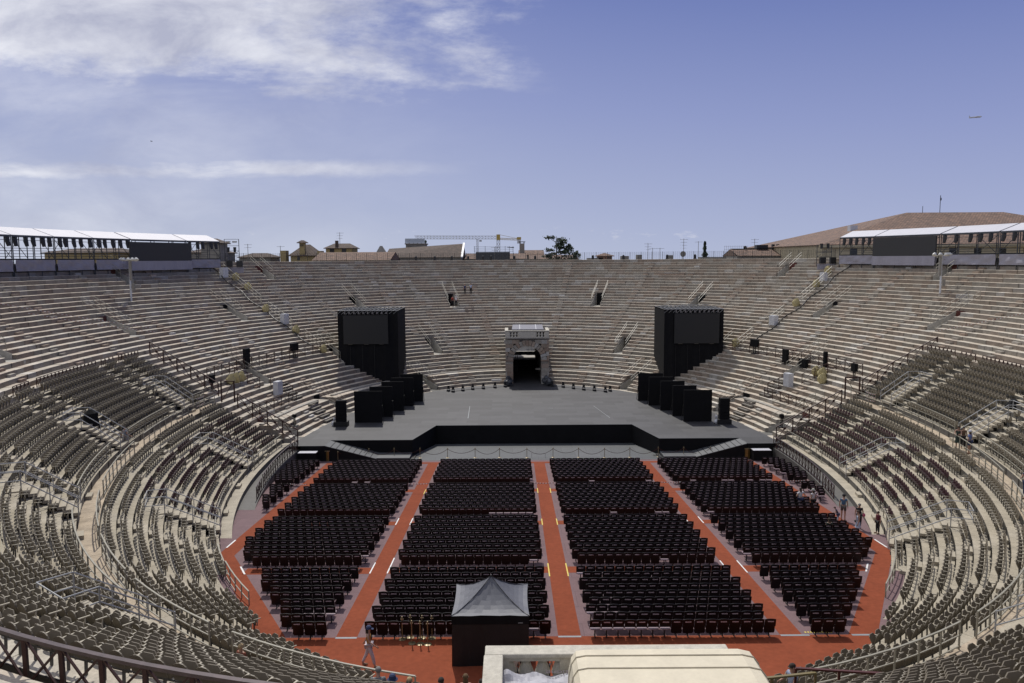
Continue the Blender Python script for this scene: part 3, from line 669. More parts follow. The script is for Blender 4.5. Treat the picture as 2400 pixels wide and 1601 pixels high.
# beige rails
def rail(a, b, r, z, label, h=1.0, pitch=1.25, m=None, grp='beige pipe rails along the curved walkway'):
    return fence(ringpts(a, b, r, z, max(2, int(abs(b - a) / 2))), h, label, 'railing', 'railing', m or railb, pitch=pitch, wt=.045, cross=False, group=grp, top_w=.06)
segs = [(83.5, 88), (91.5, 106), (109.5, 124), (127, 137), (139, 147), (149, 158), (160, 171)]
for sgn, sd in ((-1, 'left'), (1, 'right')):
    for i, (a, b) in enumerate(segs):
        rail(sgn * a, sgn * b, 10.18, ZK[9], '%s beige rail on the inner edge of the %s walkway, counted from the truss' % (ordn(i + 1), sd))
    for i, (a, b) in enumerate([(83.5, 87), (92, 106), (112, 127), (133.5, 152)]):
        rail(sgn * a, sgn * b, RN[10] + .12, ZK[10], '%s beige rail in front of the lowest upper-tier seats on the %s' % (ordn(i + 1), sd), h=.95)
    rail(sgn * 84, sgn * 96, RN[1] - .25, -1.02, 'pale rail on the ledge below the %s maroon seats' % sd, pitch=1.4)
    for i, (a, b) in enumerate([(105 if sgn < 0 else 109, 117), (119.5, 126), (129, 134), (134.8, 143)]):
        rail(sgn * a, sgn * b, 4.3, max(-1.02, fz(oval(sgn * a, 4.3)[1]) - .02), '%s thin beige rail at the foot of the %s seats beside the pink floor' % (ordn(i + 1), sd), h=.95)
# silver stair rails over the upper and lower exits
def stairs(d, k0, k1, RR, lab, m=silver, hw=.85):
    cx, cy = oval(d, RR[k0]); e = empty('metal_stairs', lab, 'stairs', (cx, cy, ZK[k0]))
    def P_(mb, nm, mm): o = mb.build(nm, mm); o.parent = e; o.location = (-cx, -cy, -ZK[k0]); return o
    mb = MB(); n = (k1 - k0) * 2; r0, r1, z0, z1 = RR[k0] - .1, RR[k1], ZK[k0], ZK[k1]
    for i in range(n):
        f = (i + .5) / n; r = r0 + (r1 - r0) * f; z = z0 + (z1 - z0) * (i + 1) / n + .05; a = hw * .92 / mpd(d, r)
        p = [oval(d - a, r - .2), oval(d + a, r - .2), oval(d + a, r + .2), oval(d - a, r + .2)]; mb.hexa([(*q, z - .16) for q in p] + [(*q, z) for q in p])
    r = r1 + .5; a = hw / mpd(d, r); p = [oval(d - a, r1), oval(d + a, r1), oval(d + a, r1 + 1.1), oval(d - a, r1 + 1.1)]; mb.hexa([(*q, z1) for q in p] + [(*q, z1 + .06) for q in p])
    P_(mb, 'steps', deck)
    for s_ in (-1, 1):
        mb = MB(); a0 = s_ * hw / mpd(d, r0); a1 = s_ * hw / mpd(d, r1); p0 = oval(d + a0, r0); p1 = oval(d + a1, r1); p2 = oval(d + a1, r1 + 1.1)
        for h_ in (1.05, .55): mb.tube([(*p0, z0 + h_), (*p1, z1 + h_ + .05), (*p2, z1 + h_ + .05)], .028, 6)
        for p_, z_ in ((p0, z0), (p1, z1), (p2, z1)): mb.tube([(*p_, z_ - .1), (*p_, z_ + 1.08)], .028, 6)
        mb.tube([(*V3((*p0, 0), (*p1, 0), .5)[:2], (z0 + z1) / 2), (*V3((*p0, 0), (*p1, 0), .5)[:2], (z0 + z1) / 2 + 1.08)], .025, 6)
        P_(mb, 'handrail', m)
    mb = MB(); a1 = hw / mpd(d, r1); p, q = oval(d - a1, r1 + 1.1), oval(d + a1, r1 + 1.1)
    for h_ in (1.1, .6): mb.tube([(*p, z1 + h_), (*q, z1 + h_)], .028, 6)
    P_(mb, 'end_rail', m)
    # dark opening below
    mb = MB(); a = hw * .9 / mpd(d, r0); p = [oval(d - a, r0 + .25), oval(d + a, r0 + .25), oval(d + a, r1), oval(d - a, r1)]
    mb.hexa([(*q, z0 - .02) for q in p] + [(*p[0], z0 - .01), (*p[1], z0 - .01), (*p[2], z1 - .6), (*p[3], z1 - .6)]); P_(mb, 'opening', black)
for i, (d, s_) in enumerate(UEX):
    sd = 'left' if s_ == 'L' else 'right'; stairs(d, 10, 14, RN, 'silver-railed stairs up from the walkway, %s set on the %s counted from the truss' % (ordn(i % 4 + 1), sd), hw=.95)
for i, d in enumerate(LEX):
    sd = 'left' if d < 0 else 'right'; stairs(d, 1, 5, RN, 'silver-railed stairs down to the floor, %s set on the lower %s' % (ordn(i % 2 + 1), sd))

# ---------------------------------------------------------------- chairs on the floor
def arc_prof(w, h, n=5, top=.03):  # gently curved upper edge outline in x,z
    return [(-w / 2, 0), (w / 2, 0), (w / 2, h - top)] + [(w / 2 - w * i / n, h - top + top * math.sin(math.pi * i / n)) for i in range(1, n)] + [(-w / 2, h - top)]
def slab(mb, prof, y, t, z0, tilt=0, curve=0):
    """extruded outline in the x-z plane leaning back by tilt, bowed by curve"""
    f = lambda p, yy: (p[0], yy - math.sin(tilt) * p[1] - curve * (1 - (2 * p[0] / .46) ** 2), z0 + math.cos(tilt) * p[1])
    F = [f(p, y + t / 2) for p in prof]; B = [f(p, y - t / 2) for p in prof]
    mb.face(list(reversed(F))); mb.face(B)
    for i in range(len(prof)):
        j = (i + 1) % len(prof); mb.face([B[i], F[i], F[j], B[j]])
def m_floor_back():
    mb = MB(); slab(mb, arc_prof(.485, .38, 6, .02), -.17, .022, .50, .2, -.02); return mb
def m_floor_seat(down):
    mb = MB()
    if down:
        P = [(-.21, -.24), (-.12, -.31), (.12, -.31), (.21, -.24), (.225, .2), (.12, .255), (-.12, .255), (-.225, .2)]; mb.prism(P, .43, .458)
    else: slab(mb, [(-.2, 0), (.2, 0), (.235, .08), (.235, .36), (.12, .42), (-.12, .42), (-.235, .36), (-.235, .08)], -.08, .03, .17, .08)
    return mb
def m_floor_plate(): mb = MB(); mb.box((0, -.238, .745), (.27, .006, .045)); return mb
def m_floor_arm(s): mb = MB(); mb.bar((s * .238, -.2, .66), (s * .238, .16, .635), .035, .028); mb.bar((s * .238, .1, .62), (s * .238, .04, .4), .022); return mb
def m_floor_leg(): mb = MB(); mb.bar((0, -.02, .42), (0, -.05, .02), .05, .03); mb.bar((0, -.22, .012), (0, .2, .012), .05, .022); mb.bar((-.24, -.04, .4), (.24, -.04, .4), .035); return mb
PF = dict(backrest=(m_floor_back(), [chair_m, chair_top]), seat=(m_floor_seat(0), [chair_m]), seatd=(m_floor_seat(1), [chair_seat]), number_plate=(m_floor_plate(), [plate]), armrest=(m_floor_arm(1), [chair_top]), leg=(m_floor_leg(), [blackp]))
# seat shells of the stone tiers
def m_t_back():
    mb = MB(); n = 8; pr = [(-.18, 0), (.18, 0)] + [(.215 * math.cos(math.pi * i / n), .22 + .19 * math.sin(math.pi * i / n)) for i in range(n + 1)]
    slab(mb, pr, -.15, .03, .42, .2, -.035); return mb
def m_t_seat():
    mb = MB(); P = [(-.19, -.14), (.19, -.14), (.21, .16), (.12, .24), (-.12, .24), (-.21, .16)]
    i0 = len(mb.v); g_ = lambda x, y, o: (x, -.07 + (y + .14) * .42 + o, .37 + (y + .14) * .9)
    B = [g_(x, y, .03) for x, y in P]; T_ = [g_(x * 1.02, y * 1.02, 0) for x, y in P]
    mb.face(T_); mb.face(list(reversed(B)))
    for i in range(6): j = (i + 1) % 6; mb.face([B[i], B[j], T_[j], T_[i]])
    return mb
def m_t_arm(): mb = MB(); mb.bar((.245, -.17, .62), (.245, .17, .60), .045, .03); mb.bar((.245, .02, .6), (.245, .0, .3), .035); return mb
def m_t_leg(): mb = MB(); mb.bar((0, -.03, .4), (0, -.05, .0), .05); mb.bar((-.25, -.06, .34), (.25, -.06, .34), .04); return mb
PT = dict(backrest=(m_t_back(), None), seat=(m_t_seat(), None), armrest=(m_t_arm(), None), leg=(m_t_leg(), None))
def stuffmesh(name, protos, xf, mats, label, cat, grp=None):
    """protos: list of (mb, material offset); xf: list of (x,y,z,rz, set index)"""
    VV = []; FF = []; MI = []; base = 0
    sets = []
    for ps in protos:
        v = []; f = []; m = []
        for mb, mo in ps:
            o = len(v); v += mb.v; f += [tuple(i + o for i in q) for q in mb.f]; m += [a + mo if not isinstance(mo, dict) else mo[a] for a in mb.m]
        sets.append((np.array(v, np.float32), f, m))
    for si, (v, f, m) in enumerate(sets):
        T_ = np.array([t[:4] for t in xf if t[4] == si], np.float32)
        if not len(T_): continue
        c, s_ = np.cos(T_[:, 3])[:, None], np.sin(T_[:, 3])[:, None]
        x = v[None, :, 0] * c - v[None, :, 1] * s_ + T_[:, 0:1]; y = v[None, :, 0] * s_ + v[None, :, 1] * c + T_[:, 1:2]; z = v[None, :, 2] + T_[:, 2:3]
        VV.append(np.stack([x, y, z], -1).reshape(-1, 3))
        ln = np.array([len(q) for q in f], np.int32); fl = np.array([i for q in f for i in q], np.int32)
        offs = (np.arange(len(T_)) * len(v))[:, None] + base
        FF.append(((fl[None, :] + offs).reshape(-1), np.tile(ln, len(T_)))); MI.append(np.tile(np.array(m, np.int32), len(T_))); base += len(v) * len(T_)
    V_ = np.concatenate(VV); I_ = np.concatenate([a for a, b in FF]); LN = np.concatenate([b for a, b in FF]); M_ = np.concatenate(MI)
    me = bpy.data.meshes.new(name); me.vertices.add(len(V_)); me.vertices.foreach_set('co', V_.ravel()); me.loops.add(len(I_)); me.loops.foreach_set('vertex_index', I_.astype(np.int32))
    me.polygons.add(len(LN)); st_ = np.concatenate([[0], np.cumsum(LN)[:-1]]).astype(np.int32); me.polygons.foreach_set('loop_start', st_); me.polygons.foreach_set('loop_total', LN.astype(np.int32))
    for q in mats: me.materials.append(q)
    me.polygons.foreach_set('material_index', M_.astype(np.int32)); me.update(calc_edges=True); me.validate()
    o = bpy.data.objects.new(name, me); C.objects.link(o); tag(o, label, cat, grp, 'stuff'); return o
# rows of the floor: y of each row (chair backs lean at y-.245)
ROWS = []
for s_, (ya, yb_, n) in enumerate(((68.25, 60.86, 10), (58.77, 51.34, 10), (49.42, 41.51, 10), (39.37, 32.35, 9))):
    for i in range(n): ROWS.append((s_, i, ya + (yb_ - ya) * i / (n - 1) + .245))
def lim_left(y): return -16.15 if y > 44.2 else -16.0 + (44.2 - y) * (6.0 / 11.4)
def lim_right(y): return 21.1 if y > 44.2 else 20.85 - (44.2 - y) * (6.1 / 11.4)
def wall_x(y, sgn):
    b = 180 * .5; best = None
    for i in range(0, 71):
        d = sgn * (80 + i); p = oval(d, 2.15)
        if best is None or abs(p[1] - y) < best[0]: best = (abs(p[1] - y), p[0])
    return best[1]
P_ = .505; FL = []      # floor chairs: x,y,z,down,block,row,index
down_spec = {('centre left', 3, 8): [], }
for s_, i, y in ROWS:
    st2 = .5 * P_ * (i % 2)
    def fill(x0, x1, block, anchor):
        xs_ = []
        if anchor == 'r':
            x = x1 - P_ / 2 - st2
            while x - P_ / 2 > x0 - .02: xs_.append(x); x -= P_
        else:
            x = x0 + P_ / 2 + st2
            while x + P_ / 2 < x1 + .02: xs_.append(x); x += P_
        for j, xx in enumerate(xs_): FL.append([xx, y, fz(y), 0, block, s_, i, j])
    fill(-6.5, 1.62, 'centre left', 'r'); fill(3.28, 11.35, 'centre right', 'l')
    fill(lim_left(y), -8.1, 'outer left', 'r'); fill(12.9, lim_right(y), 'outer right', 'l')
    if s_ == 0 or (s_ == 1 and i < 8):
        xl = wall_x(y, -1) + .2 + (.15 if s_ else 0); fill(xl, -17.25, 'left wing', 'r')
        xr = wall_x(y, 1) - .2 - (.15 if s_ else 0); fill(22.25, xr, 'right wing', 'l')
DOWN = {('centre right', 3, 8): range(0, 7), ('centre left', 3, 8): (1, 2), ('centre right', 3, 6): (0, 1, 2), ('centre right', 3, 5): (1,), ('centre right', 3, 4): (2,), ('centre left', 3, 0): (1, 2), ('centre right', 3, 0): (0, 2), ('centre right', 3, 1): (7,),
        ('outer left', 3, 6): (0, 1, 2), ('centre left', 1, 9): range(0, 6), ('centre right', 0, 9): (5, 14), ('centre right', 1, 9): (6, 12, 13), ('outer right', 0, 9): (2, 7, 8, 11, 13, 14), ('centre left', 0, 4): (0,), ('centre left', 0, 8): (0,),
        ('outer left', 2, 8): (0, 1, 4, 6, 8), ('outer left', 2, 7): (5,), ('outer left', 2, 3): (0, 12), ('outer left', 2, 4): (5,), ('centre left', 2, 8): (6, 8, 9, 12), ('centre left', 2, 9): (0,), ('centre right', 2, 9): (9,), ('outer right', 1, 9): (0,), ('outer right', 2, 8): (0, 2, 5), ('outer right', 2, 6): (12,),
        ('outer right', 3, 0): (5, 10, 12), ('outer right', 3, 5): (6,), ('right wing', 1, 2): (0,), ('right wing', 1, 3): (0,), ('right wing', 1, 4): (0,), ('right wing', 1, 5): (0,), ('right wing', 1, 6): (0, 1, 2), ('outer left', 0, 9): (8, 6), ('right wing', 0, 2): (0,), ('right wing', 0, 4): (0,), ('right wing', 0, 6): (0,),
        ('centre left', 2, 4): (8,), ('centre left', 3, 2): (6,), ('centre right', 2, 6): (1,), ('centre right', 2, 8): (12,)}
for c in FL:
    if c[7] in DOWN.get((c[4], c[5], c[6]), ()): c[3] = 1
def dist(c): return c[0] ** 2 + c[1] ** 2
FL.sort(key=dist)
meshes = {}
def part_mesh(key, mb, mats):
    if key not in meshes: meshes[key] = mb.mesh(key, mats)
    return meshes[key]
FM = {k: part_mesh('floor_' + k, v[0], v[1]) for k, v in PF.items()}
for c in FL[:300]:
    x, y, z, dn, block, s_, i, j = c
    rowname = ordn(9 - i) if s_ == 3 else ordn(9 + 10 - i) if s_ == 2 else ordn(29 - i)
    side_of = 'central' if block.startswith('centre') else ('left' if 'left' in block else 'right')
    lab = '%s chair %s from %s aisle, %s row from near end, %s block' % ('burgundy' if not dn else 'seat-down', ordn(j + 1), side_of, rowname, block)
    e = empty('floor_chair', lab, 'chair', (x, y, z), 0, 'burgundy chairs in rows on the arena floor')
    back = None
    for nm in ('backrest', 'seatd' if dn else 'seat', 'armrest', 'leg', 'number_plate'):
        o = bpy.data.objects.new('seat' if nm == 'seatd' else nm, FM[nm]); C.objects.link(o)
        if nm == 'backrest': back = o
        o.parent = back if nm == 'number_plate' else e
        if nm == 'number_plate': o.rotation_euler = (0, random.choice((0, 0, 0, .1, -.1, .12)) * .25, 0)
        if dn and nm == 'seatd': o['label'] = 'pale seat folded down'
base = [(PF['backrest'][0], 0), (PF['armrest'][0], 1), (PF['leg'][0], 2), (PF['number_plate'][0], 3)]
stuffmesh('floor_chairs', [base + [(PF['seat'][0], 0)], base + [(PF['seatd'][0], 4)]], [(c[0], c[1], c[2], (rnd() - .5) * .04, c[3]) for c in FL[300:]],
          [chair_m, chair_top, blackp, plate, chair_seat], 'remaining dark burgundy chairs filling the floor blocks toward the stage', 'chairs')
# ---------------------------------------------------------------- seats on the tiers
TS = []
UG = [(g0, g1) for g0, g1 in ((-92.3, -91), (-88.4, -87.1), (-106.3, -104.6), (-111.2, -109.7), (-124.5, -123), (-135, -133.3), (-148, -146), (-162, -160), (92.7, 94), (88.8, 90.1), (106, 107.8), (111.5, 113), (125, 126.6), (136, 137.8), (149, 151), (163, 165))]
LG = [(d - .9, d + .9) for d in (-90, -104, -114, -128, -140, -152, -166, 91, 110, 118, 135, 146, 158, 170)]
for k in list(range(1, 9)) + list(range(10, 22)):
    for sgn in (-1, 1):
        a = 83.6 if sgn < 0 else 84.4; b = 176 if k < 9 else 175
        if k > 19: a = 141
        r = RN[k] + .34; d = a; idx = 0
        zs_ = ZK[k]
        while d < b:
            step = .53 / mpd(d, r); d += step; dd = sgn * d
            if any(abs(dd - (g0 + g1) / 2) < .72 / mpd(dd, r) for g0, g1 in (UG if k > 9 else LG)): idx = 0; continue
            if k > 9 and 180 - d < 3.4 / mpd(180, r) : continue
            if k > 9 and any(abs(dd - u) < 1.25 / mpd(u, r) and k < 16 for u, _ in UEX): idx = 0; continue
            if k < 9 and any(abs(dd - u) < 1.15 / mpd(u, r) and k < 7 for u in LEX): idx = 0; continue
            x, y = oval(dd, r)
            if k < 9 and (zs_ < fz(y) - .05): continue
            if rnd() < .004: continue
            n_ = onorm(dd); rz = math.atan2(-n_[1], -n_[0]) - math.pi / 2
            red = k < 7 and d < 122
            if k == 6 and red and rnd() < .1: red = False
            idx += 1; TS.append((x, y, zs_, rz, 1 if red else 0, k, sgn, idx, dd))
def sdist(t):
    # depth along the view and inside the frame first
    dy = t[1] * .9945 - (t[2] - EYE) * .105
    if dy < 2: return 999
    u = t[0] / dy * 1833; v = -(t[1] * .105 + (t[2] + .5 - EYE) * .9945) / dy * 1833
    if abs(u) > 1215 or v > 815: return 500 + dy
    return dy
TS.sort(key=sdist)
TM = {}
for k, (mb, _) in PT.items():
    for ci, mm in ((0, seat_b), (1, seat_r)): TM[(k, ci)] = part_mesh('tier_%s_%s' % (k, 'beige' if ci == 0 else 'maroon'), mb, [arm_b if k == 'armrest' and ci == 0 else mm if k != 'leg' else fascia])
for t in TS[:300]:
    x, y, z, rz, ci, k, sgn, idx, dd = t
    tierw = 'row %d above the walkway' % (k - 9) if k > 9 else 'row %d below the walkway' % (9 - k)
    # wedge number counted from the near centre
    G = sorted([abs((g0 + g1) / 2) for g0, g1 in (UG if k > 9 else LG) if (g0 < 0) == (sgn < 0)], reverse=True); wn_ = sum(1 for g in G if g > abs(dd)) + 1
    e = empty('tier_seat', '%s seat, %s from its row end, %s, %s %s wedge' % ('beige' if ci == 0 else 'maroon', ordn(idx), tierw, ordn(wn_), 'left' if sgn < 0 else 'right'), 'seat', (x, y, z), rz, 'tip-up seats on the near tiers')
    for nm in ('backrest', 'seat', 'armrest', 'leg'):
        o = bpy.data.objects.new(nm, TM[(nm, ci)]); C.objects.link(o); o.parent = e
b0 = [(PT['leg'][0], 2)]
stuffmesh('tier_seats', [b0 + [(PT[k][0], 0 if k != 'armrest' else 3) for k in ('backrest', 'seat', 'armrest')], b0 + [(PT[k][0], 1) for k in ('backrest', 'seat', 'armrest')]],
          [(t[0], t[1], t[2], t[3], t[4]) for t in TS[300:]], [seat_b, seat_r, fascia, arm_b], 'remaining beige and maroon tip-up seats curving round both sides', 'seats')
# small landing blocks in the seat aisles
mb = MB()
for k in list(range(0, 8)) + list(range(9, 19)):
    for g0, g1 in (UG if k >= 9 else LG):
        d = (g0 + g1) / 2; r1 = RN[k + 1]; a = .42 / mpd(d, r1); p = [oval(d - a, r1 - .32), oval(d + a, r1 - .32), oval(d + a, r1 - .01), oval(d - a, r1 - .01)]
        z0 = ZK[k] + .003
        if k < 8 and z0 + .2 < fz(p[0][1]): continue
        mb.hexa([(*q, z0) for q in p] + [(*q, z0 + .2) for q in p])
o = mb.build('aisle_steps', deck); o['kind'] = 'stuff'; o.parent = dk; o.location = (-EX, -EY, 0)

# ---------------------------------------------------------------- things on the stage
for i, (xl, xr, y) in enumerate(((-16.84, -13.88, 82.2), (-15.75, -13.22, 85.2), (-15.0, -12.46, 88.6), (-14.3, -11.7, 91.55), (-13.6, -10.91, 94.5))):
    e = empty('stage_flat', 'tall black stage panel left of the stage, %s of five counted from the front' % ordn(i + 1), 'stage panel', ((xl + xr) / 2, y, -1.04), 0, 'black panels staggered at the stage sides')
    mb = MB(); mb.bb((xl - xr) / 2, (xr - xl) / 2, -.06, .06, .02, 3.4); o = mb.build('panel', black); o.parent = e
    mb = MB(); mb.bar(((xl - xr) / 2, .06, 1.8), ((xl - xr) / 2, .9, .03), .05); mb.bar(((xr - xl) / 2, .06, 1.8), ((xr - xl) / 2, .9, .03), .05); mb.bb((xl - xr) / 2, (xr - xl) / 2, -.06, .95, 0, .02); o = mb.build('brace', blackp); o.parent = e
for i, (xl, xr, y) in enumerate(((18.17, 21.15, 81.75), (17.6, 20.2, 84.75), (16.87, 19.6, 87.95), (16.08, 18.9, 91.0), (15.31, 18.33, 94.1))):
    e = empty('stage_flat', 'tall black stage panel right of the stage, %s of five counted from the front' % ordn(i + 1), 'stage panel', ((xl + xr) / 2, y, -1.04), 0, 'black panels staggered at the stage sides')
    mb = MB(); mb.bb((xl - xr) / 2, (xr - xl) / 2, -.06, .06, .02, 3.4); o = mb.build('panel', black); o.parent = e
    mb = MB(); mb.bar(((xl - xr) / 2, .06, 1.8), ((xl - xr) / 2, .9, .03), .05); mb.bar(((xr - xl) / 2, .06, 1.8), ((xr - xl) / 2, .9, .03), .05); mb.bb((xl - xr) / 2, (xr - xl) / 2, -.06, .95, 0, .02); o = mb.build('brace', blackp); o.parent = e
for x0, sd in ((-17.95, 'left'), (22.15, 'right')):
    e = empty('loudspeaker_stack', 'tall black loudspeaker column standing at the %s edge of the stage' % sd, 'loudspeaker', (x0, 80.7, -1.04))
    mb = MB(); mb.bb(-.72, .72, -.5, .5, 0, .5); o = mb.build('base', blackp); o.parent = e
    mb = MB()
    for j in range(6): z = .5 + j * .37; mb.box((.02 * (j % 2), 0, z + .18), (1.02, .7, .345), .0)
    o = mb.build('cabinet', black); o.parent = e
    mb = MB(); mb.ell((-.8, -.1, .25), (.22, .2, .28), 8, 6, .3); mb.ell((-.75, .1, .7), (.14, .12, .2), 7, 5, .3); o = mb.build('plastic_cover', boxw); o.parent = e
for j, (x, y) in enumerate([(-8.42, 101.9), (-7.75, 101.2), (-6.52, 102.1), (-5.28, 103.1), (-3.88, 103.7), (-2.34, 104.4), (-.96, 105.0), (5.42, 105.1), (6.88, 104.4), (8.17, 103.3), (9.45, 102.2), (10.78, 101.5), (12.11, 100.5), (12.8, 101.1)]):
    sd = 'left' if j < 7 else 'right'; n_ = 7 - j if j < 7 else j - 6
    e = empty('stage_light', 'small black stage light on the stage floor, %s one %s of the archway' % (ordn(n_), sd), 'stage light', (x, y, -1.04), 0, 'row of stage lights along the back of the stage')
    mb = MB(); mb.box((0, 0, .09), (.46, .42, .18)); o = mb.build('base', blackp); o.parent = e
    mb = MB(); mb.bar((-.17, 0, .15), (-.17, 0, .45), .05); mb.bar((.17, 0, .15), (.17, 0, .45), .05); o = mb.build('yoke', blackp); o.parent = e
    mb = MB(); mb.tube([(0, -.02, .3), (0, .0, .5), (0, .03, .74)], [.14, .15, .17], 8); o = mb.build('head', blackp); o.parent = e
mb = MB()
for A_ in ([(-8.4, 101.9), (-7.7, 101.25), (-6.5, 102.15), (-5.3, 103.1), (-3.9, 103.75), (-2.3, 104.4), (-.95, 105.0)], [(5.4, 105.1), (6.9, 104.4), (8.2, 103.3), (9.45, 102.2), (10.8, 101.5), (12.1, 100.5)]):
    mb.tube([(x, y + .3, -1.02) for x, y in A_], .025, 5)
tag(mb.build('cable', blackp), 'black cable linking the small lights at the back of the stage', 'cable')
for nm, pts in (('left', [(-.75, 106.6, .42, .4), (-.5, 105.8, .5, .38), (-.55, 107.2, .4, .8), (-.2, 107.3, .3, .5)]), ('right', [(4.75, 106.6, .45, .45), (5.1, 105.8, .55, .5), (4.7, 107.2, .4, .85), (4.4, 107.3, .35, .5)])):
    mb = MB()
    for x, y, r, z in pts: mb.ell((x, y, -1.04 + z), (r, r, r * .95), 9, 7, .35)
    mb2 = mb.build('bagged_gear', mat('plastic_bag', (.06, .065, .075), .3, var=.5, vs=3)); tag(mb2, 'heap of dark plastic-covered gear at the %s foot of the far archway' % nm, 'covered gear')
# towers with screens
def tower(x0, x1, yf, yb_, ztop, sx0, sx1, sz0, sz1, outer, label, inner):
    cx = (x0 + x1) / 2; e = empty('screen_tower', label, 'screen tower', (cx, yf, 0)); d = yb_ - yf
    def tp(mb, nm, m): o = mb.build(nm, m); o.parent = e; o.location = (-cx, -yf, 0); return o
    def zsurf(x, y):
        best = (9e9, 0)
        for dd in range(-60, 61, 1):
            for r in (0, 2, 4, 6, 8, 10, 12, 14):
                p = oval(dd, r); q = (p[0] - x) ** 2 + (p[1] - y) ** 2
                if q < best[0]: best = (q, r)
        k = max([i for i in range(42) if RK[i] <= best[1] + .5], default=0); return ZK[k] - .5
    n = 14; mb = MB()
    xs_ = [x0 + (x1 - x0) * i / n for i in range(n + 1)]
    for yv, off_ in ((yf, 0), (yb_, 0)):
        T_ = []; B_ = []
        for i, x in enumerate(xs_):
            wv = .06 * math.sin(i * 2.1) + .03 * math.sin(i * 5); T_.append((x, yv + wv * (1 if yv == yf else -1), ztop)); B_.append((x, yv + wv, -1.1))
        for i in range(n): mb.face([B_[i], B_[i + 1], T_[i + 1], T_[i]])
    for xv in (x0, x1): mb.face([(xv, yf, -1.1), (xv, yb_, -1.1), (xv, yb_, ztop), (xv, yf, ztop)])
    tp(mb, 'drape', black)
    mb = MB(); mb.bb(sx0, sx1, yf - .28, yf - .12, sz0, sz1); tp(mb, 'screen', screen)
    mb = MB()
    for x in (sx0 + .8, (sx0 + sx1) / 2, sx1 - .9): mb.box((x, yf - .14, sz0 - .05), (.55, .04, .04))
    tp(mb, 'screen_edge', mat('aged_batten', (.20, .18, .15), .7))
    mb = MB(); zt = ztop + .05
    for yv in (yf - .1, yf + .4, (yf + yb_) / 2, yb_): mb.bar((x0, yv, zt), (x1, yv, zt + (.15 if yv == yb_ else 0)), .06)
    nn = 14
    for i in range(nn + 1):
        x = x0 + (x1 - x0) * i / nn; mb.bar((x, yf - .1, zt), (x, yb_, zt), .05)
        if i < nn: x2 = x0 + (x1 - x0) * (i + 1) / nn; mb.bar((x, yf - .1, zt), (x2, yf + .4, zt), .035); mb.bar((x, yf - .1, zt - .45), (x2, yf - .1, zt), .03)
    tp(mb, 'truss', silver)
    mb = MB(); 
    for i in range(10):
        x = sx0 + .2 + (sx1 - sx0 - .4) * i / 9; mb.box((x, yf - .22, ztop - .25), (.14, .1, .3)); mb.bar((x, yf - .2, ztop), (x + .2, yf - .2, ztop - .5), .03)
    tp(mb, 'hoist_gear', mat('dull_alloy', (.22, .21, .21), .4, metal=.5))
    mb = MB()
    for i in range(1, 5): x = x0 + (x1 - x0) * i / 5; mb.bar((x, yf - .03, -.8), (x, yf - .03, sz0 - .2), .03)
    tp(mb, 'seam', blackp)
    return e
tower(-22.34, -14.63, 100, 107, 9.75, -21.58, -15.86, 5.5, 9.2, 1, 'huge black draped tower with dark screen left of the archway', 1)
tower(19.55, 27.15, 100, 107, 9.7, 20.8, 26.55, 5.35, 9.2, -1, 'huge black draped tower with dark screen right of the archway', -1)
# small wooden step boxes climbing the rows at both sides of the stage
for sgn, sd, d0 in ((-1, 'left', 67), (1, 'right', 68.5)):
    j = 0
    for k in (0, 1, 2, 3, 4, 5, 6, 7, 8):
        j += 1; d = sgn * (d0 - (0 if k < 5 else 1) - .25 * k); r1 = RK[k + 1] - .03 if k != 4 else 5.6; a = .95 / mpd(d, r1); p = [oval(d - a, r1 - .36), oval(d + a, r1 - .36), oval(d + a, r1), oval(d - a, r1)]
        mb = MB(); z = ZK[k] + .02; mb.hexa([(*q, z + .14) for q in p] + [(*q, z + .24) for q in p])
        for f in (.06, .94):
            q0 = V3((*p[0], 0), (*p[1], 0), f); q1 = V3((*p[3], 0), (*p[2], 0), f); mb.bar((q0[0], q0[1], z + .07), (q1[0], q1[1], z + .07), .1, .14)
        tag(mb.build('step_box', wood), 'worn wooden step box, %s up the rows on the %s side of the stage' % (ordn(j), sd), 'step', 'wooden step boxes on the side rows')
# small fittings on the rows: lights on stands, speakers, cases, sacks
def lump(name, label, cat, d, r, z, rad, m, grp=None):
    x, y = oval(d, r); mb = MB(); mb.ell((0, 0, rad[2] * .85), rad, 9, 7, .28); mb.ell((rad[0] * .2, 0, rad[2] * 1.7), (rad[0] * .45, rad[1] * .4, rad[2] * .35), 7, 5, .3)
    o = mb.build(name, m, loc=(x, y, z)); tag(o, label, cat, grp); return o
sg = 'yellowish sacks beside the stair rails'
def rk(k, f=.3): return RK[k] + f
for d, k, lab in ((-46.6, 26, 'yellowish sack beside the left radial stair rail, upper part'), (-46.2, 19, 'yellowish sack beside the left radial stair rail, middle part'), (-45.6, 13, 'yellowish sack at the lower end of the left radial stair rail'), (-44.9, 36, 'topmost yellowish sack by the left radial stair rail'), (-44.7, 33, 'second highest yellowish sack by the left radial stair rail'),
                  (48, 37, 'topmost yellowish sack by the right radial stair rail'), (48.6, 33, 'second highest yellowish sack by the right radial stair rail'), (49.2, 27, 'yellowish sack beside the right radial stair rail, upper part'), (47.2, 14, 'yellowish sack at the end of the right lattice fence'), (71, 11, 'leftmost of three yellowish sacks below the right lattice fence'), (72.6, 11, 'middle one of three yellowish sacks below the right lattice fence'), (74.2, 10, 'rightmost of three yellowish sacks below the right lattice fence'),
                  (-71.4, 11, 'rightmost of three yellowish sacks below the left lattice fence'), (-72.8, 11, 'middle one of three yellowish sacks below the left lattice fence'), (-74.2, 11, 'leftmost of three yellowish sacks below the left lattice fence')):
    lump('sack', lab, 'sack', d, rk(k), ZK[k], (.5, .36, .55), sackm, sg)
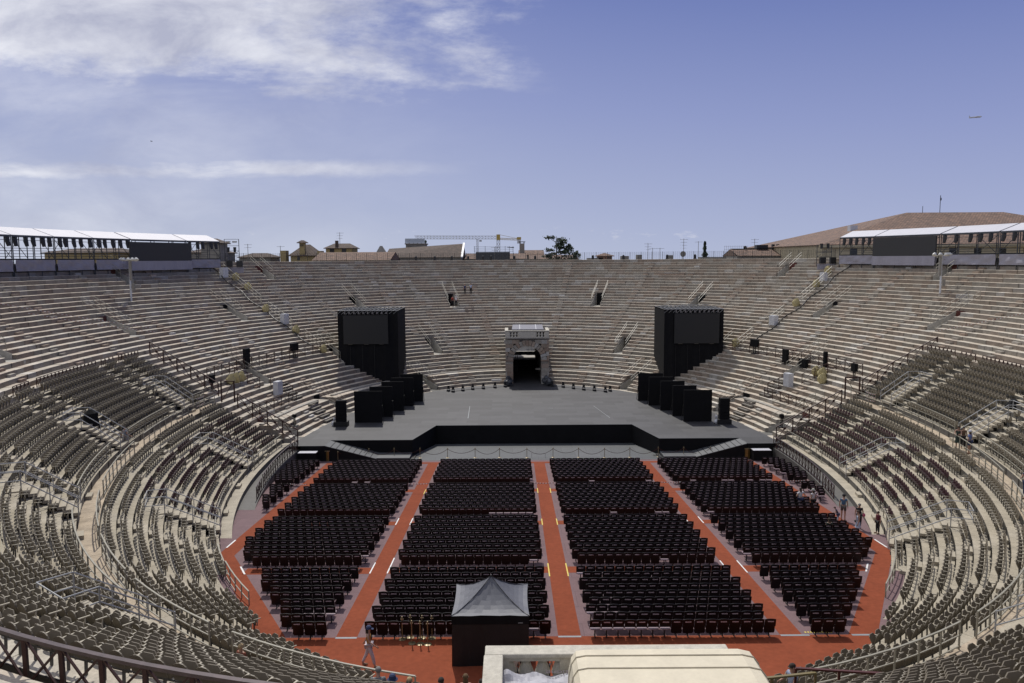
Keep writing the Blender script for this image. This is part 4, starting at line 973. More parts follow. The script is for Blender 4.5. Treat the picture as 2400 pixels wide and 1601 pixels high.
for d, k, s_, lab in ((-46.0, 22, (.9, .7, 1.3), 'white case on the left radial stair'), (-46.4, 37, (.9, .7, 1.3), 'tall white case at the top of the left radial stair'), (49.5, 21, (.9, .7, 1.2), 'white case on the right radial stair'), (48.6, 35, (.8, .6, 1.1), 'grey white case near the top of the right radial stair'), (-67.6, 7, (1, .6, 1.4), 'grey white cabinet behind the small left fence'), (68.4, 8, (1, .6, 1.4), 'grey white cabinet behind the small right fence')):
    x, y = oval(d, rk(k)); n_ = onorm(d); mb = MB(); mb.box((0, 0, s_[2] / 2), s_); mb.box((0, 0, s_[2] + .02), (s_[0] * .9, s_[1] * .9, .04))
    tag(mb.build('equipment_case', boxw, loc=(x, y, ZK[k])), lab, 'case').rotation_euler = (0, 0, math.atan2(n_[1], n_[0]) + math.pi / 2)
for sgn, sd, segs_ in ((-1, 'left', [(14, 20, -45.7), (21, 28, -45.6), (29, 40, -45.4)]), (1, 'right', [(14, 20, 48), (21, 27, 48.7), (29, 38, 49)])):
    for n_, (k0, k1, d) in enumerate(segs_):
        fence([(*oval(d, RK[k]), ZK[k]) for k in range(k0, k1, 2)], 1.0, '%s flight of beige rail climbing the rows on the %s, counted upward' % (ordn(n_ + 1), sd), 'stair_rail', 'railing', railb, pitch=2.6, wt=.05, cross=False, group='beige stair rails up the stone rows', top_w=.06)
# cable runs down the radial stairs
for d, sd in ((-46.8, 'left'), (50.3, 'right')):
    mb = MB(); mb.tube([(*oval(d + .3 * math.sin(k), RK[k] - .03), ZK[k] + .03) for k in range(15, 41)], .07, 5)
    tag(mb.build('cable', blackp), 'thick black cable running down the %s radial stair' % sd, 'cable')
def standbox(d, k, lab, w_=1.1, h_=.75, zo=1.0, boxes=()):
    x, y = oval(d, rk(k)); e = empty('black_speaker', lab, 'loudspeaker', (x, y, ZK[k]), math.atan2(onorm(d)[1], onorm(d)[0]) + math.pi / 2)
    mb = MB(); mb.bar((-.15, 0, 0), (-.15, 0, zo), .08); mb.bar((.15, 0, 0), (.15, 0, zo), .08); mb.box((0, 0, .04), (.7, .6, .08)); o = mb.build('stand', blackp); o.parent = e
    mb = MB(); mb.box((0, 0, zo + h_ / 2), (w_, .35, h_)); o = mb.build('cabinet', black); o.parent = e
standbox(-53.5, 13, 'black box light on a stand at the left lattice fence', 1.25, .9, .9); standbox(53, 13, 'black box light on a stand at the right lattice fence', 1.25, .9, .9)
standbox(-66.5, 13, 'tall black loudspeaker beside the left side exit', .9, 1.7, .5); standbox(62, 12, 'tall black loudspeaker beside the right side exit', .8, 1.5, .2)
standbox(66.5, 12, 'second black box behind the right side exit', 1.3, .9, .1); standbox(-79.6, 11, 'black loudspeaker on the left truss fence', .7, .8, .8); standbox(78.9, 12, 'black loudspeaker on the right truss fence', .7, .8, .9)
standbox(-76.5, 2, 'black lamp by the lower left exit', .3, .3, .9); standbox(80.5, 2, 'black lamp by the lower right exit', .35, .4, .9); standbox(70.5, 13, 'black loudspeaker column behind the right lattice fence', .35, 1.6, .1)
# poles with floodlights
for x, y, ks, sd in ((-42.3, 87, 25, 'left'), (46.9, 85.7, 25, 'right')):
    zb = ZK[ks] - .5; e = empty('floodlight_pole', 'slender white pole with a cluster of floodlights on the %s tiers' % sd, 'light pole', (x, y, zb)); h_ = 16.35 - zb
    mb = MB(); mb.tube([(0, 0, 0), (0, 0, h_ * .5), (0, 0, h_)], [.13, .11, .08], 8); o = mb.build('pole', boxw); o.parent = e
    mb = MB(); mb.bar((-.7, 0, h_), (.7, 0, h_), .08); mb.bar((0, -.5, h_), (0, .5, h_), .08); o = mb.build('crossarm', boxw); o.parent = e
    for i, (dx, dy) in enumerate(((-.75, 0), (-.35, -.35), (.15, -.45), (.45, -.2), (.75, 0))):
        mb = MB(); mb.tube([(dx, dy, h_ + .28), (dx * 1.15, dy - .1, h_ + .02)], [.12, .27], 8); o = mb.build('floodlight', silver); o.parent = e
    mb = MB(); mb.box((.35, 0, h_ * .62), (.28, .2, .75)); mb.box((-.2 if sd == 'right' else .15, -.1, h_ * .86), (.25, .2, 2.2)); o = mb.build('control_box', greyp); o.parent = e
# ---------------------------------------------------------------- scaffold galleries round the rim
def gallery(bays, sgn, sd, led):
    zb, zr, zt = 15.3, 18.85, 19.7
    for bi, (a, b) in enumerate(bays):
        a, b = sgn * a, sgn * b; n = 3; cx, cy = oval((a + b) / 2, 31.3)
        e = empty('scaffold_gallery', 'white-roofed scaffold lighting gallery, %s bay of the %s rim from the stage' % (ordn(bi + 1), sd), 'scaffold', (cx, cy, zb), 0, 'scaffold lighting galleries on the rim')
        def gp(mb, nm, m): o = mb.build(nm, m); o.parent = e; o.location = (-cx, -cy, -zb); return o
        mb = MB(); F0, F1 = oval(a, 31.0), oval(b, 31.0); K0, K1 = oval(a, 33.4), oval(b, 33.4); i_ = .004
        mb.hexa([(*F0, zr), (*F1, zr), (*K1, zt), (*K0, zt), (*F0, zr + .05), (*F1, zr + .05), (*K1, zt + .05), (*K0, zt + .05)]); gp(mb, 'roof_sheet', roofw)
        mb = MB(); 
        for f in [i / 4 for i in range(5)]:
            p = V3((*F0, 0), (*F1, 0), f); q = V3((*K0, 0), (*K1, 0), f); mb.bar((p[0], p[1], zr - .06), (q[0], q[1], zt - .06), .09)
        mb.bar((*F0, zr - .08), (*F1, zr - .08), .1, .18)
        gp(mb, 'roof_beam', steel)
        mb = MB()
        for i in range(n + 1):
            f = i / n; p = V3((*F0, 0), (*F1, 0), f); q = V3((*K0, 0), (*K1, 0), f)
            for r_, top in ((p, zr), (q, zt)): mb.tube([(r_[0], r_[1], zb - .8), (r_[0], r_[1], top)], .05, 5)
            if i < n:
                p2 = V3((*F0, 0), (*F1, 0), (i + 1) / n); q2 = V3((*K0, 0), (*K1, 0), (i + 1) / n)
                for z in (zb + 1.25, zb + 1.75, zb + 2.3, zr - .45): mb.bar((p[0], p[1], z), (p2[0], p2[1], z), .05); 
                for z in (zb + 1.5, zb + 2.1): mb.bar((q[0], q[1], z), (q2[0], q2[1], z), .05)
                if i % 2 == 0: mb.bar((p[0], p[1], zb + 1.3), (p2[0], p2[1], zr - .3), .045)
                else: mb.bar((q[0], q[1], zr - .2), (q2[0], q2[1], zb + 1.3), .045)
            mb.bar((p[0], p[1], zb + 1.22), (q[0], q[1], zb + 1.22), .06)
        gp(mb, 'frame', steel)
        mb = MB(); D0, D1 = oval(a, 33.3), oval(b, 33.3); mb.hexa([(*F0, zb + 1.15), (*F1, zb + 1.15), (*D1, zb + 1.15), (*D0, zb + 1.15), (*F0, zb + 1.22), (*F1, zb + 1.22), (*D1, zb + 1.22), (*D0, zb + 1.22)]); gp(mb, 'platform', black)
        # banner with soft folds
        mb = MB(); n_ = 30; rows_ = 5; G0, G1 = oval(a, 30.88), oval(b, 30.88); nn = onorm((a + b) / 2); grid = []
        islow = led[0] <= bi <= led[1]
        z_hi, z_lo = zb + 1.14, zb + .02
        for j in range(rows_ + 1):
            row = []
            for i in range(n_ + 1):
                f = .015 + .97 * i / n_; g = j / rows_; p = V3((*G0, 0), (*G1, 0), f)
                sag = .05 * math.sin(9 * f + 6 * g + bi) * math.sin(3.14 * f) + .03 * math.sin(22 * f - 7 * g)
                row.append((p[0] - nn[0] * sag, p[1] - nn[1] * sag, z_lo + (z_hi - z_lo) * g - .04 * math.sin(6.28 * f * 2) * g * (1 - g)))
            grid.append(row)
        for j in range(rows_):
            for i in range(n_): mb.face([grid[j][i], grid[j][i + 1], grid[j + 1][i + 1], grid[j + 1][i]])
        gp(mb, 'banner', banner)
        if not islow:
            for i in range(5):
                f = (i + .5 + (rnd() - .5) * .4) / 5; p = V3((*F0, 0), (*F1, 0), f); mb = MB()
                mb.box((p[0], p[1], zr - .22), (.32, .3, .14)); mb.tube([(p[0], p[1], zr - .25), (p[0], p[1], zr - .55), (p[0] - nn[0] * .12, p[1] - nn[1] * .12, zr - 1.05)], [.2, .23, .17], 8)
                gp(mb, 'hanging_light', blackp)
bL = [(45.4, 51.2), (51.4, 60.9), (61.2, 67.3), (67.5, 73.6), (73.8, 80), (80.2, 87)]
gallery(bL, -1, 'left', (1, 1))
bR = [(48.5, 54.3), (54.5, 65), (65.3, 74), (74.3, 82), (82.3, 90)]
gallery(bR, 1, 'right', (1, 1))
for a, b, sd, zl, zh in ((-61.8, -51.0, 'left', 16.3, 18.55), (54.6, 65.0, 'right', 16.35, 18.65)):
    p, q = oval(a, 30.5), oval(b, 30.5); cx, cy = (p[0] + q[0]) / 2, (p[1] + q[1]) / 2; e = empty('led_wall', 'long dark grey video screen on the %s rim scaffold' % sd, 'screen', (cx, cy, zl))
    mb = MB(); nn = onorm((a + b) / 2); P = [p, q, (q[0] + nn[0] * .2, q[1] + nn[1] * .2), (p[0] + nn[0] * .2, p[1] + nn[1] * .2)]
    mb.hexa([(*v, zl) for v in P] + [(*v, zh) for v in P]); o = mb.build('panel', screen2); o.parent = e; o.location = (-cx, -cy, -zl)
    mb = MB(); n = 24
    for i in range(n):
        f0, f1 = i / n, (i + 1) / n; u, v = V3((*p, 0), (*q, 0), f0), V3((*p, 0), (*q, 0), f1); s0 = .05 * math.sin(i * 1.3); s1 = .05 * math.sin((i + 1) * 1.3)
        mb.face([(u[0] - nn[0] * (.1 + s0), u[1] - nn[1] * (.1 + s0), zl - 1.15), (v[0] - nn[0] * (.1 + s1), v[1] - nn[1] * (.1 + s1), zl - 1.15), (v[0] - nn[0] * .02, v[1] - nn[1] * .02, zl - .02), (u[0] - nn[0] * .02, u[1] - nn[1] * .02, zl - .02)])
    o = mb.build('skirt', banner); o.parent = e; o.location = (-cx, -cy, -zl)
# light frames at the ends of the galleries
for d, sd in ((-43.6, 'left'), (46.2, 'right')):
    x, y = oval(d, 30.6); e = empty('light_frame', 'small open scaffold frame with lamps at the %s gallery end' % sd, 'scaffold frame', (x, y, 15.3)); mb = MB()
    hh = 3.9 if sd == 'left' else 2.6
    for xx in (-1.0, 1.0): mb.bar((xx, 0, -.3), (xx, 0, hh), .07)
    for z in (1.0, 1.6, 2.3, hh - .9, hh): mb.bar((-1.0, 0, z), (1.0, 0, z), .05)
    mb.bar((-1, 0, 1), (1, 0, 2.3), .04); o = mb.build('frame', steel); o.parent = e
    for xx, z in ((-.45, 1.9), (.45, 1.9)): mb = MB(); mb.tube([(xx, -.1, z + .9), (xx, -.15, z + .2)], [.22, .17], 8); o = mb.build('lamp', blackp); o.parent = e
    if sd == 'left':
        for xx in (-.45, .45): mb = MB(); mb.tube([(xx - .3, -.1, hh - .35), (xx + .3, -.1, hh - .35)], .12, 7); o = mb.build('lamp', silver); o.parent = e
    for xx in (-.3, 1.1): mb = MB(); mb.box((xx, -.3, .5), (.8, .4, .85), .15); o = mb.build('monitor', blackp); o.parent = e
    mb = MB(); mb.bb(-1.0, 1.6, -.25, -.22, -.75, .05); o = mb.build('banner', banner); o.parent = e

# ---------------------------------------------------------------- near gateway balcony, cover, tarp
ne, npart = portal(19.05, -.67, 5.37, -1, 'pale stone balcony over the near archway, its corner rising at the bottom centre')
for o in list(ne.children):
    if o.name.startswith('tunnel'): bpy.data.objects.remove(o)
e = empty('canvas_cover', 'cream canvas covered stand with ribs on the near balcony', 'canvas cover', (3.55, 17, 5.2))
mb = MB(); xs0, xs1 = -2.2, 2.25; prof = [(xs0 - .08, 0), (xs0 - .04, 1.2), (xs0 + .02, 1.5), (xs0 + .13, 1.66), (xs0 + .35, 1.7), (xs1 - .4, 1.7), (xs1 - .14, 1.64), (xs1 - .02, 1.48), (xs1 + .05, 1.2), (xs1 + .12, 0)]
ys = [1.0, .97, .9, .5, .1, -.4, -.9, -1.5, -2.2]
sec = []
for j, yv in enumerate(ys):
    in_ = .22 if j == 0 else (.05 if j == 1 else 0)
    sec.append([(p[0] * (1 - in_ * .12), yv + .015 * math.sin(p[0] * 5 + j), max(0, p[1] - in_ * .35 * (1 if p[1] > 1 else 0))) for p in prof])
for a, b in zip(sec[:-1], sec[1:]): mb.quadstrip(a, b)
mb.face(sec[0]); o = mb.build('canvas', canvas, smooth=False); o.parent = e
for yv in (.62, .05, -.75, -1.6):
    mb = MB(); mb.tube([(p[0] * 1.004, yv, p[1] * 1.006 + .004) for p in prof], .017, 5); o = mb.build('rib', canvas); o.parent = e
e = empty('tarpaulin', 'crumpled grey tarpaulin with upside-down printing inside the near balcony', 'tarpaulin', (.55, 18.05, 6.15))
mb = MB(); gx, gy = 30, 16; G = []
for j in range(gy + 1):
    row = []
    for i in range(gx + 1):
        x = -.92 + 1.75 * i / gx; y = .45 - 1.9 * j / gy; z = -.12 + .0 * j + .035 * math.sin(x * 9 + y * 5) + .03 * math.sin(x * 4 - y * 11) + .02 * rnd() - (.25 if j == 0 else 0) + (.16 * math.exp(-((x + .75) ** 2 + (y - .2) ** 2) * 30))
        row.append((x, y, z))
    G.append(row)
for j in range(gy):
    for i in range(gx): mb.face([G[j][i], G[j][i + 1], G[j + 1][i + 1], G[j + 1][i]])
o = mb.build('sheet', tarp, smooth=True); o.parent = e
tx = bpy.data.curves.new('print', 'FONT'); tx.body = 'fondazione'; tx.size = .27; tx.extrude = .002; tx.align_x = 'LEFT'
tob0 = bpy.data.objects.new('printing', tx); C.objects.link(tob0); bpy.context.view_layer.update()
tme = bpy.data.meshes.new_from_object(tob0.evaluated_get(bpy.context.evaluated_depsgraph_get())); bpy.data.objects.remove(tob0); tob = bpy.data.objects.new('printing', tme); C.objects.link(tob); tme.materials.clear(); tme.materials.append(inkm); tob.parent = e; tob.location = (1.42, .34, -.03); tob.rotation_euler = (0, 0, math.pi)
# ---------------------------------------------------------------- tent
e = empty('pop_up_tent', 'black walled pop-up tent with grey peaked roof on the red floor', 'tent', (-.93, 31.35, .0)); hw = 1.53
mb = MB(); n = 8
for k in range(4):
    a = k * math.pi / 2; c_, s_ = math.cos(a), math.sin(a); T0 = []; T1 = []
    for i in range(n + 1):
        f = -1 + 2 * i / n; y = hw + .03 * math.sin(i * 1.7 + k) ; T0.append(((f * hw) * c_ - y * s_, f * hw * s_ + y * c_, -.08)); T1.append(((f * hw) * c_ - hw * s_, f * hw * s_ + hw * c_, 2.12))
    mb.quadstrip(T0, T1)
o = mb.build('wall', mat('tent_black', (.010, .0105, .012), .6, var=.3, vs=1.5, bump=.6), smooth=False); o.parent = e
mb = MB()
for k in range(4):
    a = k * math.pi / 2; c_, s_ = math.cos(a), math.sin(a)
    for i in range(n):
        f0, f1 = -1 + 2 * i / n, -1 + 2 * (i + 1) / n; y = hw + .02
        g = lambda f, z: (f * (hw + .02) * c_ - y * s_, f * (hw + .02) * s_ + y * c_, z)
        mb.face([g(f0, 1.78), g(f1, 1.78), g(f1, 2.13), g(f0, 2.13)])
o = mb.build('valance', black); o.parent = e
mb = MB(); m_ = 8; sk = lambda f, t: (f, t)
for k in range(4):
    a = k * math.pi / 2; c_, s_ = math.cos(a), math.sin(a); G = []
    for j in range(m_ + 1):
        t = j / m_; row = []; r = (hw + .03) * (1 - t)
        zc = 2.13 + 1.0 * (t ** 1.55)
        for i in range(n + 1):
            f = -1 + 2 * i / n; sag = -.10 * (1 - f * f) * (1 - t) * t * 2.2 + (.012 * math.sin(f * 9 + j * 2))
            ri = r * (1 - .035 * (1 - f * f) * (1 - t)); row.append((f * r * c_ - ri * s_, f * r * s_ + ri * c_, zc + sag))
        G.append(row)
    for j in range(m_):
        for i in range(n): mb.face([G[j][i], G[j][i + 1], G[j + 1][i + 1], G[j + 1][i]])
o = mb.build('roof', tentg, smooth=True); o.parent = e
mb = MB()
for sx in (-1, 1):
    for sy in (-1, 1): mb.tube([(sx * (hw + .03) * (1 - t / 8), sy * (hw + .03) * (1 - t / 8), 2.15 + 1.0 * ((t / 8) ** 1.55)) for t in range(9)], .013, 5)
mb.ell((0, 0, 3.16), (.05, .05, .05), 8, 5); o = mb.build('seam', blackp); o.parent = e
mb = MB(); mb.box((1.2, -hw - .03, 1.84), (.19, .01, .035)); o = mb.build('label_patch', greytape); o.parent = e
# ---------------------------------------------------------------- barrier posts and ropes
ps = [(-16.34, 71.6), (-13.7, 73.0), (-11.3, 73.1), (-8.83, 73.0), (-6.21, 73.0), (-3.58, 73.0), (-1.25, 73.0), (1.35, 72.8), (3.84, 72.9), (6.27, 72.85), (8.71, 72.6), (11.12, 72.7), (13.86, 72.9), (16.24, 72.75), (18.8, 72.8), (21.31, 72.8)]
def stanchion(x, y, z, lab, grp, h=.96, col=brass):
    e = empty('rope_post', lab, 'barrier post', (x, y, z), 0, grp)
    mb = MB(); mb.tube([(0, 0, 0), (0, 0, .025), (0, 0, .05)], [.17, .165, .05], 12); o = mb.build('base', col); o.parent = e
    mb = MB(); mb.tube([(0, 0, .04), (0, 0, h - .05)], .026, 8); o = mb.build('pole', col); o.parent = e
    mb = MB(); mb.ell((0, 0, h - .02), (.045, .045, .05), 8, 6); mb.bar((-.06, 0, h - .1), (.06, 0, h - .1), .025); o = mb.build('finial', col); o.parent = e
for i, (x, y) in enumerate(ps):
    z = fz(y) + (.0 if -9 < x < 14.2 else .0); stanchion(x, y, z, 'brass rope post in front of the stage, %s from the left' % ordn(i + 1), 'brass rope posts in front of the stage')
    if i < len(ps) - 1:
        x2, y2 = ps[i + 1]; z2 = fz(y2); mb = MB(); mb.tube([(x + (x2 - x) * t / 8, y + (y2 - y) * t / 8, z + (z2 - z) * t / 8 + .86 - (.42 + .1 * (i % 2)) * (1 - (t / 4 - 1) ** 2)) for t in range(9)], .02, 5)
        tag(mb.build('rope', rope), 'maroon rope sagging between posts before the stage, %s from the left' % ordn(i + 1), 'rope', 'ropes strung before the stage')
for i, (x, y, lab) in enumerate([(-4.83, 32.38, 'leftmost spare brass post behind the last chairs'), (-4.36, 31.95, 'front left spare brass post near the walking woman'), (-4.0, 31.9, 'front middle spare brass post near the tent'), (-3.67, 31.85, 'front right spare brass post near the tent'), (-4.5, 32.55, 'rear left spare brass post against the chairs'), (-3.98, 32.5, 'rear middle spare brass post against the chairs'), (-3.55, 32.45, 'rear right spare brass post against the chairs')]):
    stanchion(x, y, fz(y) + .006, lab, 'spare brass posts beside the tent', 1.02)
for x, y, sd in ((-17.35, 72.0, 'left'), (22.0, 71.9, 'right')):
    e = empty('litter_bin', 'dull gold litter bin by the %s ramp' % sd, 'bin', (x, y, fz(y))); mb = MB()
    mb.prism([(.31 * math.cos(a * math.pi / 4), .31 * math.sin(a * math.pi / 4)) for a in range(8)], 0, .92); o = mb.build('body', gold); o.parent = e
    mb = MB(); mb.prism([(.35 * math.cos(a * math.pi / 4), .35 * math.sin(a * math.pi / 4)) for a in range(8)], .92, 1.02); o = mb.build('rim', brass); o.parent = e
    mb = MB(); mb.box((0, 0, 1.024), (.28, .28, .01)); o = mb.build('opening', black); o.parent = e
for x, sd in ((-19.0, 'left'), (23.05, 'right')):
    y = 71.1; e = empty('counter', 'black draped counter with white top at the %s stage corner' % sd, 'counter', (x, y, fz(y))); mb = MB(); mb.bb(-.8, .8, -.38, .38, 0, .98); o = mb.build('skirt', black); o.parent = e
    mb = MB(); mb.bb(-.84, .84, -.42, .42, .985, 1.02); o = mb.build('top', roofw); o.parent = e
mb = MB(); mb.bar((1.8, 72.9, fz(72.9) + .45), (3.1, 72.9, fz(72.9) + .45), .03); mb.bar((1.8, 72.9, fz(72.9)), (1.8, 72.9, fz(72.9) + .45), .03); mb.bar((3.1, 72.9, fz(72.9)), (3.1, 72.9, fz(72.9) + .45), .03)
tag(mb.build('low_frame', silver), 'low white pipe frame in front of the stage at the central aisle', 'frame')
def tape(p, q, lab, n=9, sag=.06, w_=.05):
    mb = MB(); p = Vector(p); q = Vector(q)
    for i in range(n * 2):
        a, b = i / (n * 2), (i + 1) / (n * 2); A_, B_ = p.lerp(q, a), p.lerp(q, b); A_.z -= sag * 4 * a * (1 - a); B_.z -= sag * 4 * b * (1 - b); mb.mi = i % 2; mb.bar(A_, B_, .015, w_)
    tag(mb.build('warning_tape', [white, redtape]), lab, 'tape', 'red and white warning tapes')
zt_ = lambda y: fz(y) + .75
tape((-17.3, 59.2, zt_(59.2)), (-15.9, 59.0, zt_(59)), 'red and white tape across the left outer aisle'); tape((-8.3, 59.1, zt_(59)), (-6.3, 59.1, zt_(59)), 'red and white tape across the inner left aisle')
tape((1.4, 59.1, zt_(59)), (3.4, 59.1, zt_(59)), 'red and white tape across the central aisle'); tape((11.3, 59.1, zt_(59)), (13.1, 59.1, zt_(59)), 'red and white tape across the inner right aisle'); tape((20.9, 59.3, zt_(59)), (22.8, 59.3, zt_(59)), 'red and white tape across the right outer aisle')
for d, k, sd in ((-85.3, 10, 'left'), (86.5, 10, 'right')):
    for j in range(3):
        p, q = oval(d - 1.2, 10.9), oval(d + 1.2, 10.9); tape((*p, ZK[9] + .3 + j * .35), (*q, ZK[9] + .4 + j * .3), '%s red and white tape over the walkway gate on the %s' % (['lowest', 'middle', 'topmost'][j], sd), 6, .05)
tape((*oval(-72.9, 21), 9.3), (*oval(-101, 34), 16.2), 'long red and white tape climbing across the left upper rows', 70, .3, .035); tape((*oval(-73.3, 20.3), 8.9), (*oval(-101.3, 34), 16.15), 'second long red and white tape just below the first on the left', 70, .5, .035)
tape((*oval(80, 20.3), 8.9), (*oval(98, 31), 15), 'long red and white tape climbing across the right upper rows', 60, .3, .035)
# maroon rail beside the balcony
fence([(7.62, 20.1, 4.15), (9.85, 19.8, 4.15)], 1.05, 'short dark red rail right of the near balcony', 'railing', 'railing', mat('maroon_paint', (.075, .014, .011), .5), pitch=1.1, wt=.05, cross=False)
fence([(5.6, 19.5, 4.15), (8.1, 19.95, 4.15)], 1.0, 'short olive brass rail touching the near balcony', 'railing', 'railing', mat('olive_rail', (.20, .16, .07), .4), pitch=1.2, wt=.05, cross=False)
# ---------------------------------------------------------------- rim fence, rim lights
rp = ringpts(-43, 45, RK[42] + 1.9, 16.05, 60)
e = empty('rim_fence', 'thin dark wire fence along the top of the far rows', 'fence', rp[0]); o0 = Vector(rp[0]); mb = MB()
for a, b in zip(rp[:-1], rp[1:]):
    for h_ in (.2, .4, .6, .8, 1.0, 1.2): mb.bar((a[0], a[1], a[2] + h_), (b[0], b[1], b[2] + h_), .018)
    for i in range(5): q = V3(a, b, i / 5); mb.bar(q, (q[0], q[1], q[2] + 1.3), .018)
o = mb.build('wire', blackp); o.parent = e; o.location = -o0; mb = MB()
for a in rp: mb.bar(a, (a[0], a[1], a[2] + 1.3), .06)
o = mb.build('posts', blackp); o.parent = e; o.location = -o0
for i, d in enumerate((-10.5, -8.3, -6.2, -4.3, -3.3, -.4, 2.2, 9.5, 13.5, 19.5, 23.5, -13)):
    x, y = oval(d, RK[42] + 1.0); mb = MB(); mb.box((0, 0, .08), (.5, .4, .16)); mb.box((0, 0, .4), (.38, .36, .55)); mb.ell((0, 0, .7), (.19, .18, .14), 8, 5)
    dn = sorted((-10.5, -8.3, -6.2, -4.3, -3.3, -.4, 2.2, 9.5, 13.5, 19.5, 23.5, -13)); tag(mb.build('rim_light', blackp, loc=(x, y, 16.0)), 'small black spotlight on the far rim, %s from the left' % ordn(dn.index(d) + 1), 'spotlight', 'spotlights on the far rim')
# ---------------------------------------------------------------- the town behind the rim
def hip(mb, x0, x1, y0, y1, z0, z1, rx0, rx1, ov=.4):
    ym = (y0 + y1) / 2; a, b, c, d = (x0 - ov, y0 - ov, z0), (x1 + ov, y0 - ov, z0), (x1 + ov, y1 + ov, z0), (x0 - ov, y1 + ov, z0); r0, r1 = (rx0, ym, z1), (rx1, ym, z1)
    mb.face([a, b, r1, r0]); mb.face([b, c, r1]); mb.face([c, d, r0, r1]); mb.face([d, a, r0]); mb.face([(p[0], p[1], z0 - .12) for p in (d, c, b, a)])
    for p, q in ((a, b), (b, c), (c, d), (d, a)): mb.face([(*p[:2], z0 - .12), (*q[:2], z0 - .12), q, p])
def house(label, x0, x1, y0, y1, zt, zr, rx0, rx1, wall=ochre, roof=tile2, wins=(), cat='house', zb=-4, name='house'):
    cx, cy = (x0 + x1) / 2, y0; e = empty(name, label, cat, (cx, cy, zb))
    def hp(mb, nm, m, par=None): o = mb.build(nm, m); o.parent = par or e; o.location = (-cx, -cy, -zb) if not par else (0, 0, 0); return o
    mb = MB(); mb.bb(x0, x1, y0, y1, zb, zt); hp(mb, 'wall', wall)
    mb = MB(); hip(mb, x0, x1, y0, y1, zt, zr, rx0, rx1); hp(mb, 'roof', roof)
    for (wx, wz, ww, wh) in wins: mb = MB(); mb.bb(wx - ww / 2, wx + ww / 2, y0 - .06, y0 + .1, wz - wh / 2, wz + wh / 2); hp(mb, 'window', winm)
    return e, hp
e, hp = house('ochre house with low hipped tile roof and a tall slotted chimney', -42.1, -37.6, 150, 157, 17.15, 19.3, -40.4, -39.2, wins=((-40.6, 16.6, .5, .7),))
mb = MB(); mb.bb(-40.35, -39.35, 149.9, 150.9, 17.2, 19.55); o = hp(mb, 'chimney', ochre); 
mb = MB(); hip(mb, -40.4, -39.3, 149.85, 150.95, 19.6, 20.05, -40.1, -39.6, .35); hp(mb, 'chimney_cap', tile2)
mb = MB(); [mb.bb(-40.15 + i * .24, -40.05 + i * .24, 149.82, 149.92, 18.9, 19.25) for i in range(3)]; hp(mb, 'vent', winm)
mb = MB(); mb.bb(-44.1, -43.0, 150, 152, 14, 18.1); mb.bb(-37.0, -36.2, 150, 152, 14, 18.0); hp(mb, 'side_turret', ochre)
e, hp = house('yellow top floor house with tiled hip roof and antenna', -38.9, -33.4, 165, 171, 18.75, 19.75, -37.8, -34.4, wins=((-37.6, 18.2, .9, 1.0), (-35.1, 18.2, .9, 1.0)))
mb = MB(); mb.bb(-37.0, -36.4, 165.4, 166, 19, 20.3); hp(mb, 'chimney', tile2)
house('grey plaster house with small chimney at the left of the far rim', -52.5, -46.5, 152, 158, 16.9, 17.7, -51, -48, greyp, tile2)
def gable(label, x0, x1, y0, y1, zt, zrl, zrr, roof, wall=greyp, name='house', zb=-4):
    cx = (x0 + x1) / 2; e = empty(name, label, 'building', (cx, y0, zb)); mb = MB(); mb.bb(x0, x1, y0, y1, zb, zt); o = mb.build('wall', wall); o.parent = e; o.location = (-cx, -y0, -zb)
    ym = (y0 + y1) / 2; mb = MB(); mb.face([(x0, y0 - .5, zt), (x1, y0 - .5, zt), (x1, ym, zrr), (x0, ym, zrl)]); mb.face([(x1, y1 + .5, zt), (x0, y1 + .5, zt), (x0, ym, zrl), (x1, ym, zrr)]); mb.face([(x1, y0, zt - .1), (x1, y1, zt - .1), (x1, ym, zrr - .05)]); mb.face([(x0, y0, zt - .1), (x0, ym, zrl - .05), (x0, y1, zt - .1)])
    o = mb.build('roof', roof); o.parent = e; o.location = (-cx, -y0, -zb)
    return e, lambda mb, nm, m: (lambda o: (setattr(o, 'parent', e), setattr(o, 'location', (-cx, -y0, -zb)), o)[2])(mb.build(nm, m))
e, hp = gable('building with the long brown tiled roof rising to a gable left of the crane', -25.9, -10.1, 160, 174, 16.68, 18.57, 19.54, tile2)
mb = MB(); mb.hexa([(-10.25, 159.3, 16.55), (-9.85, 159.3, 16.55), (-9.85, 167, 19.5), (-10.25, 167, 19.5), (-10.25, 159.3, 16.8), (-9.85, 159.3, 16.8), (-9.85, 167, 19.75), (-10.25, 167, 19.75)]); hp(mb, 'verge_flashing', boxw)
gable('low tiled roof building joining the left ochre houses', -36, -21.8, 142, 154, 16.2, 17.7, 17.7, tile)
gable('low dark roof building below the crane', -9.7, 3.2, 162, 174, 16.3, 17.47, 17.4, tile)
gable('low tiled roof building under the pine', 3.7, 13.9, 163, 175, 16.2, 17.1, 17.05, tile)
e, hp = gable('tiled roof block with a tall square chimney right of the crane', 1.6, 7.3, 175, 182, 17.18, 18.23, 18.23, tile)
mb = MB(); mb.bb(1.8, 2.9, 175, 176, 16.5, 19.66); hp(mb, 'chimney', greyp); mb = MB(); mb.bb(1.6, 3.1, 174.9, 176.1, 19.97, 20.1); mb.bb(1.8, 2.0, 175, 175.1, 19.66, 20); mb.bb(2.7, 2.9, 175, 175.1, 19.66, 20); hp(mb, 'chimney_cap', black)
e = empty('roof_terrace_tower', 'grey stone tower house with glass railed roof terrace and potted plants', 'tower', (-20.8, 170, -4))
def q_(mb, nm, m): o = mb.build(nm, m); o.parent = e; o.location = (20.8, -170, 4); return o
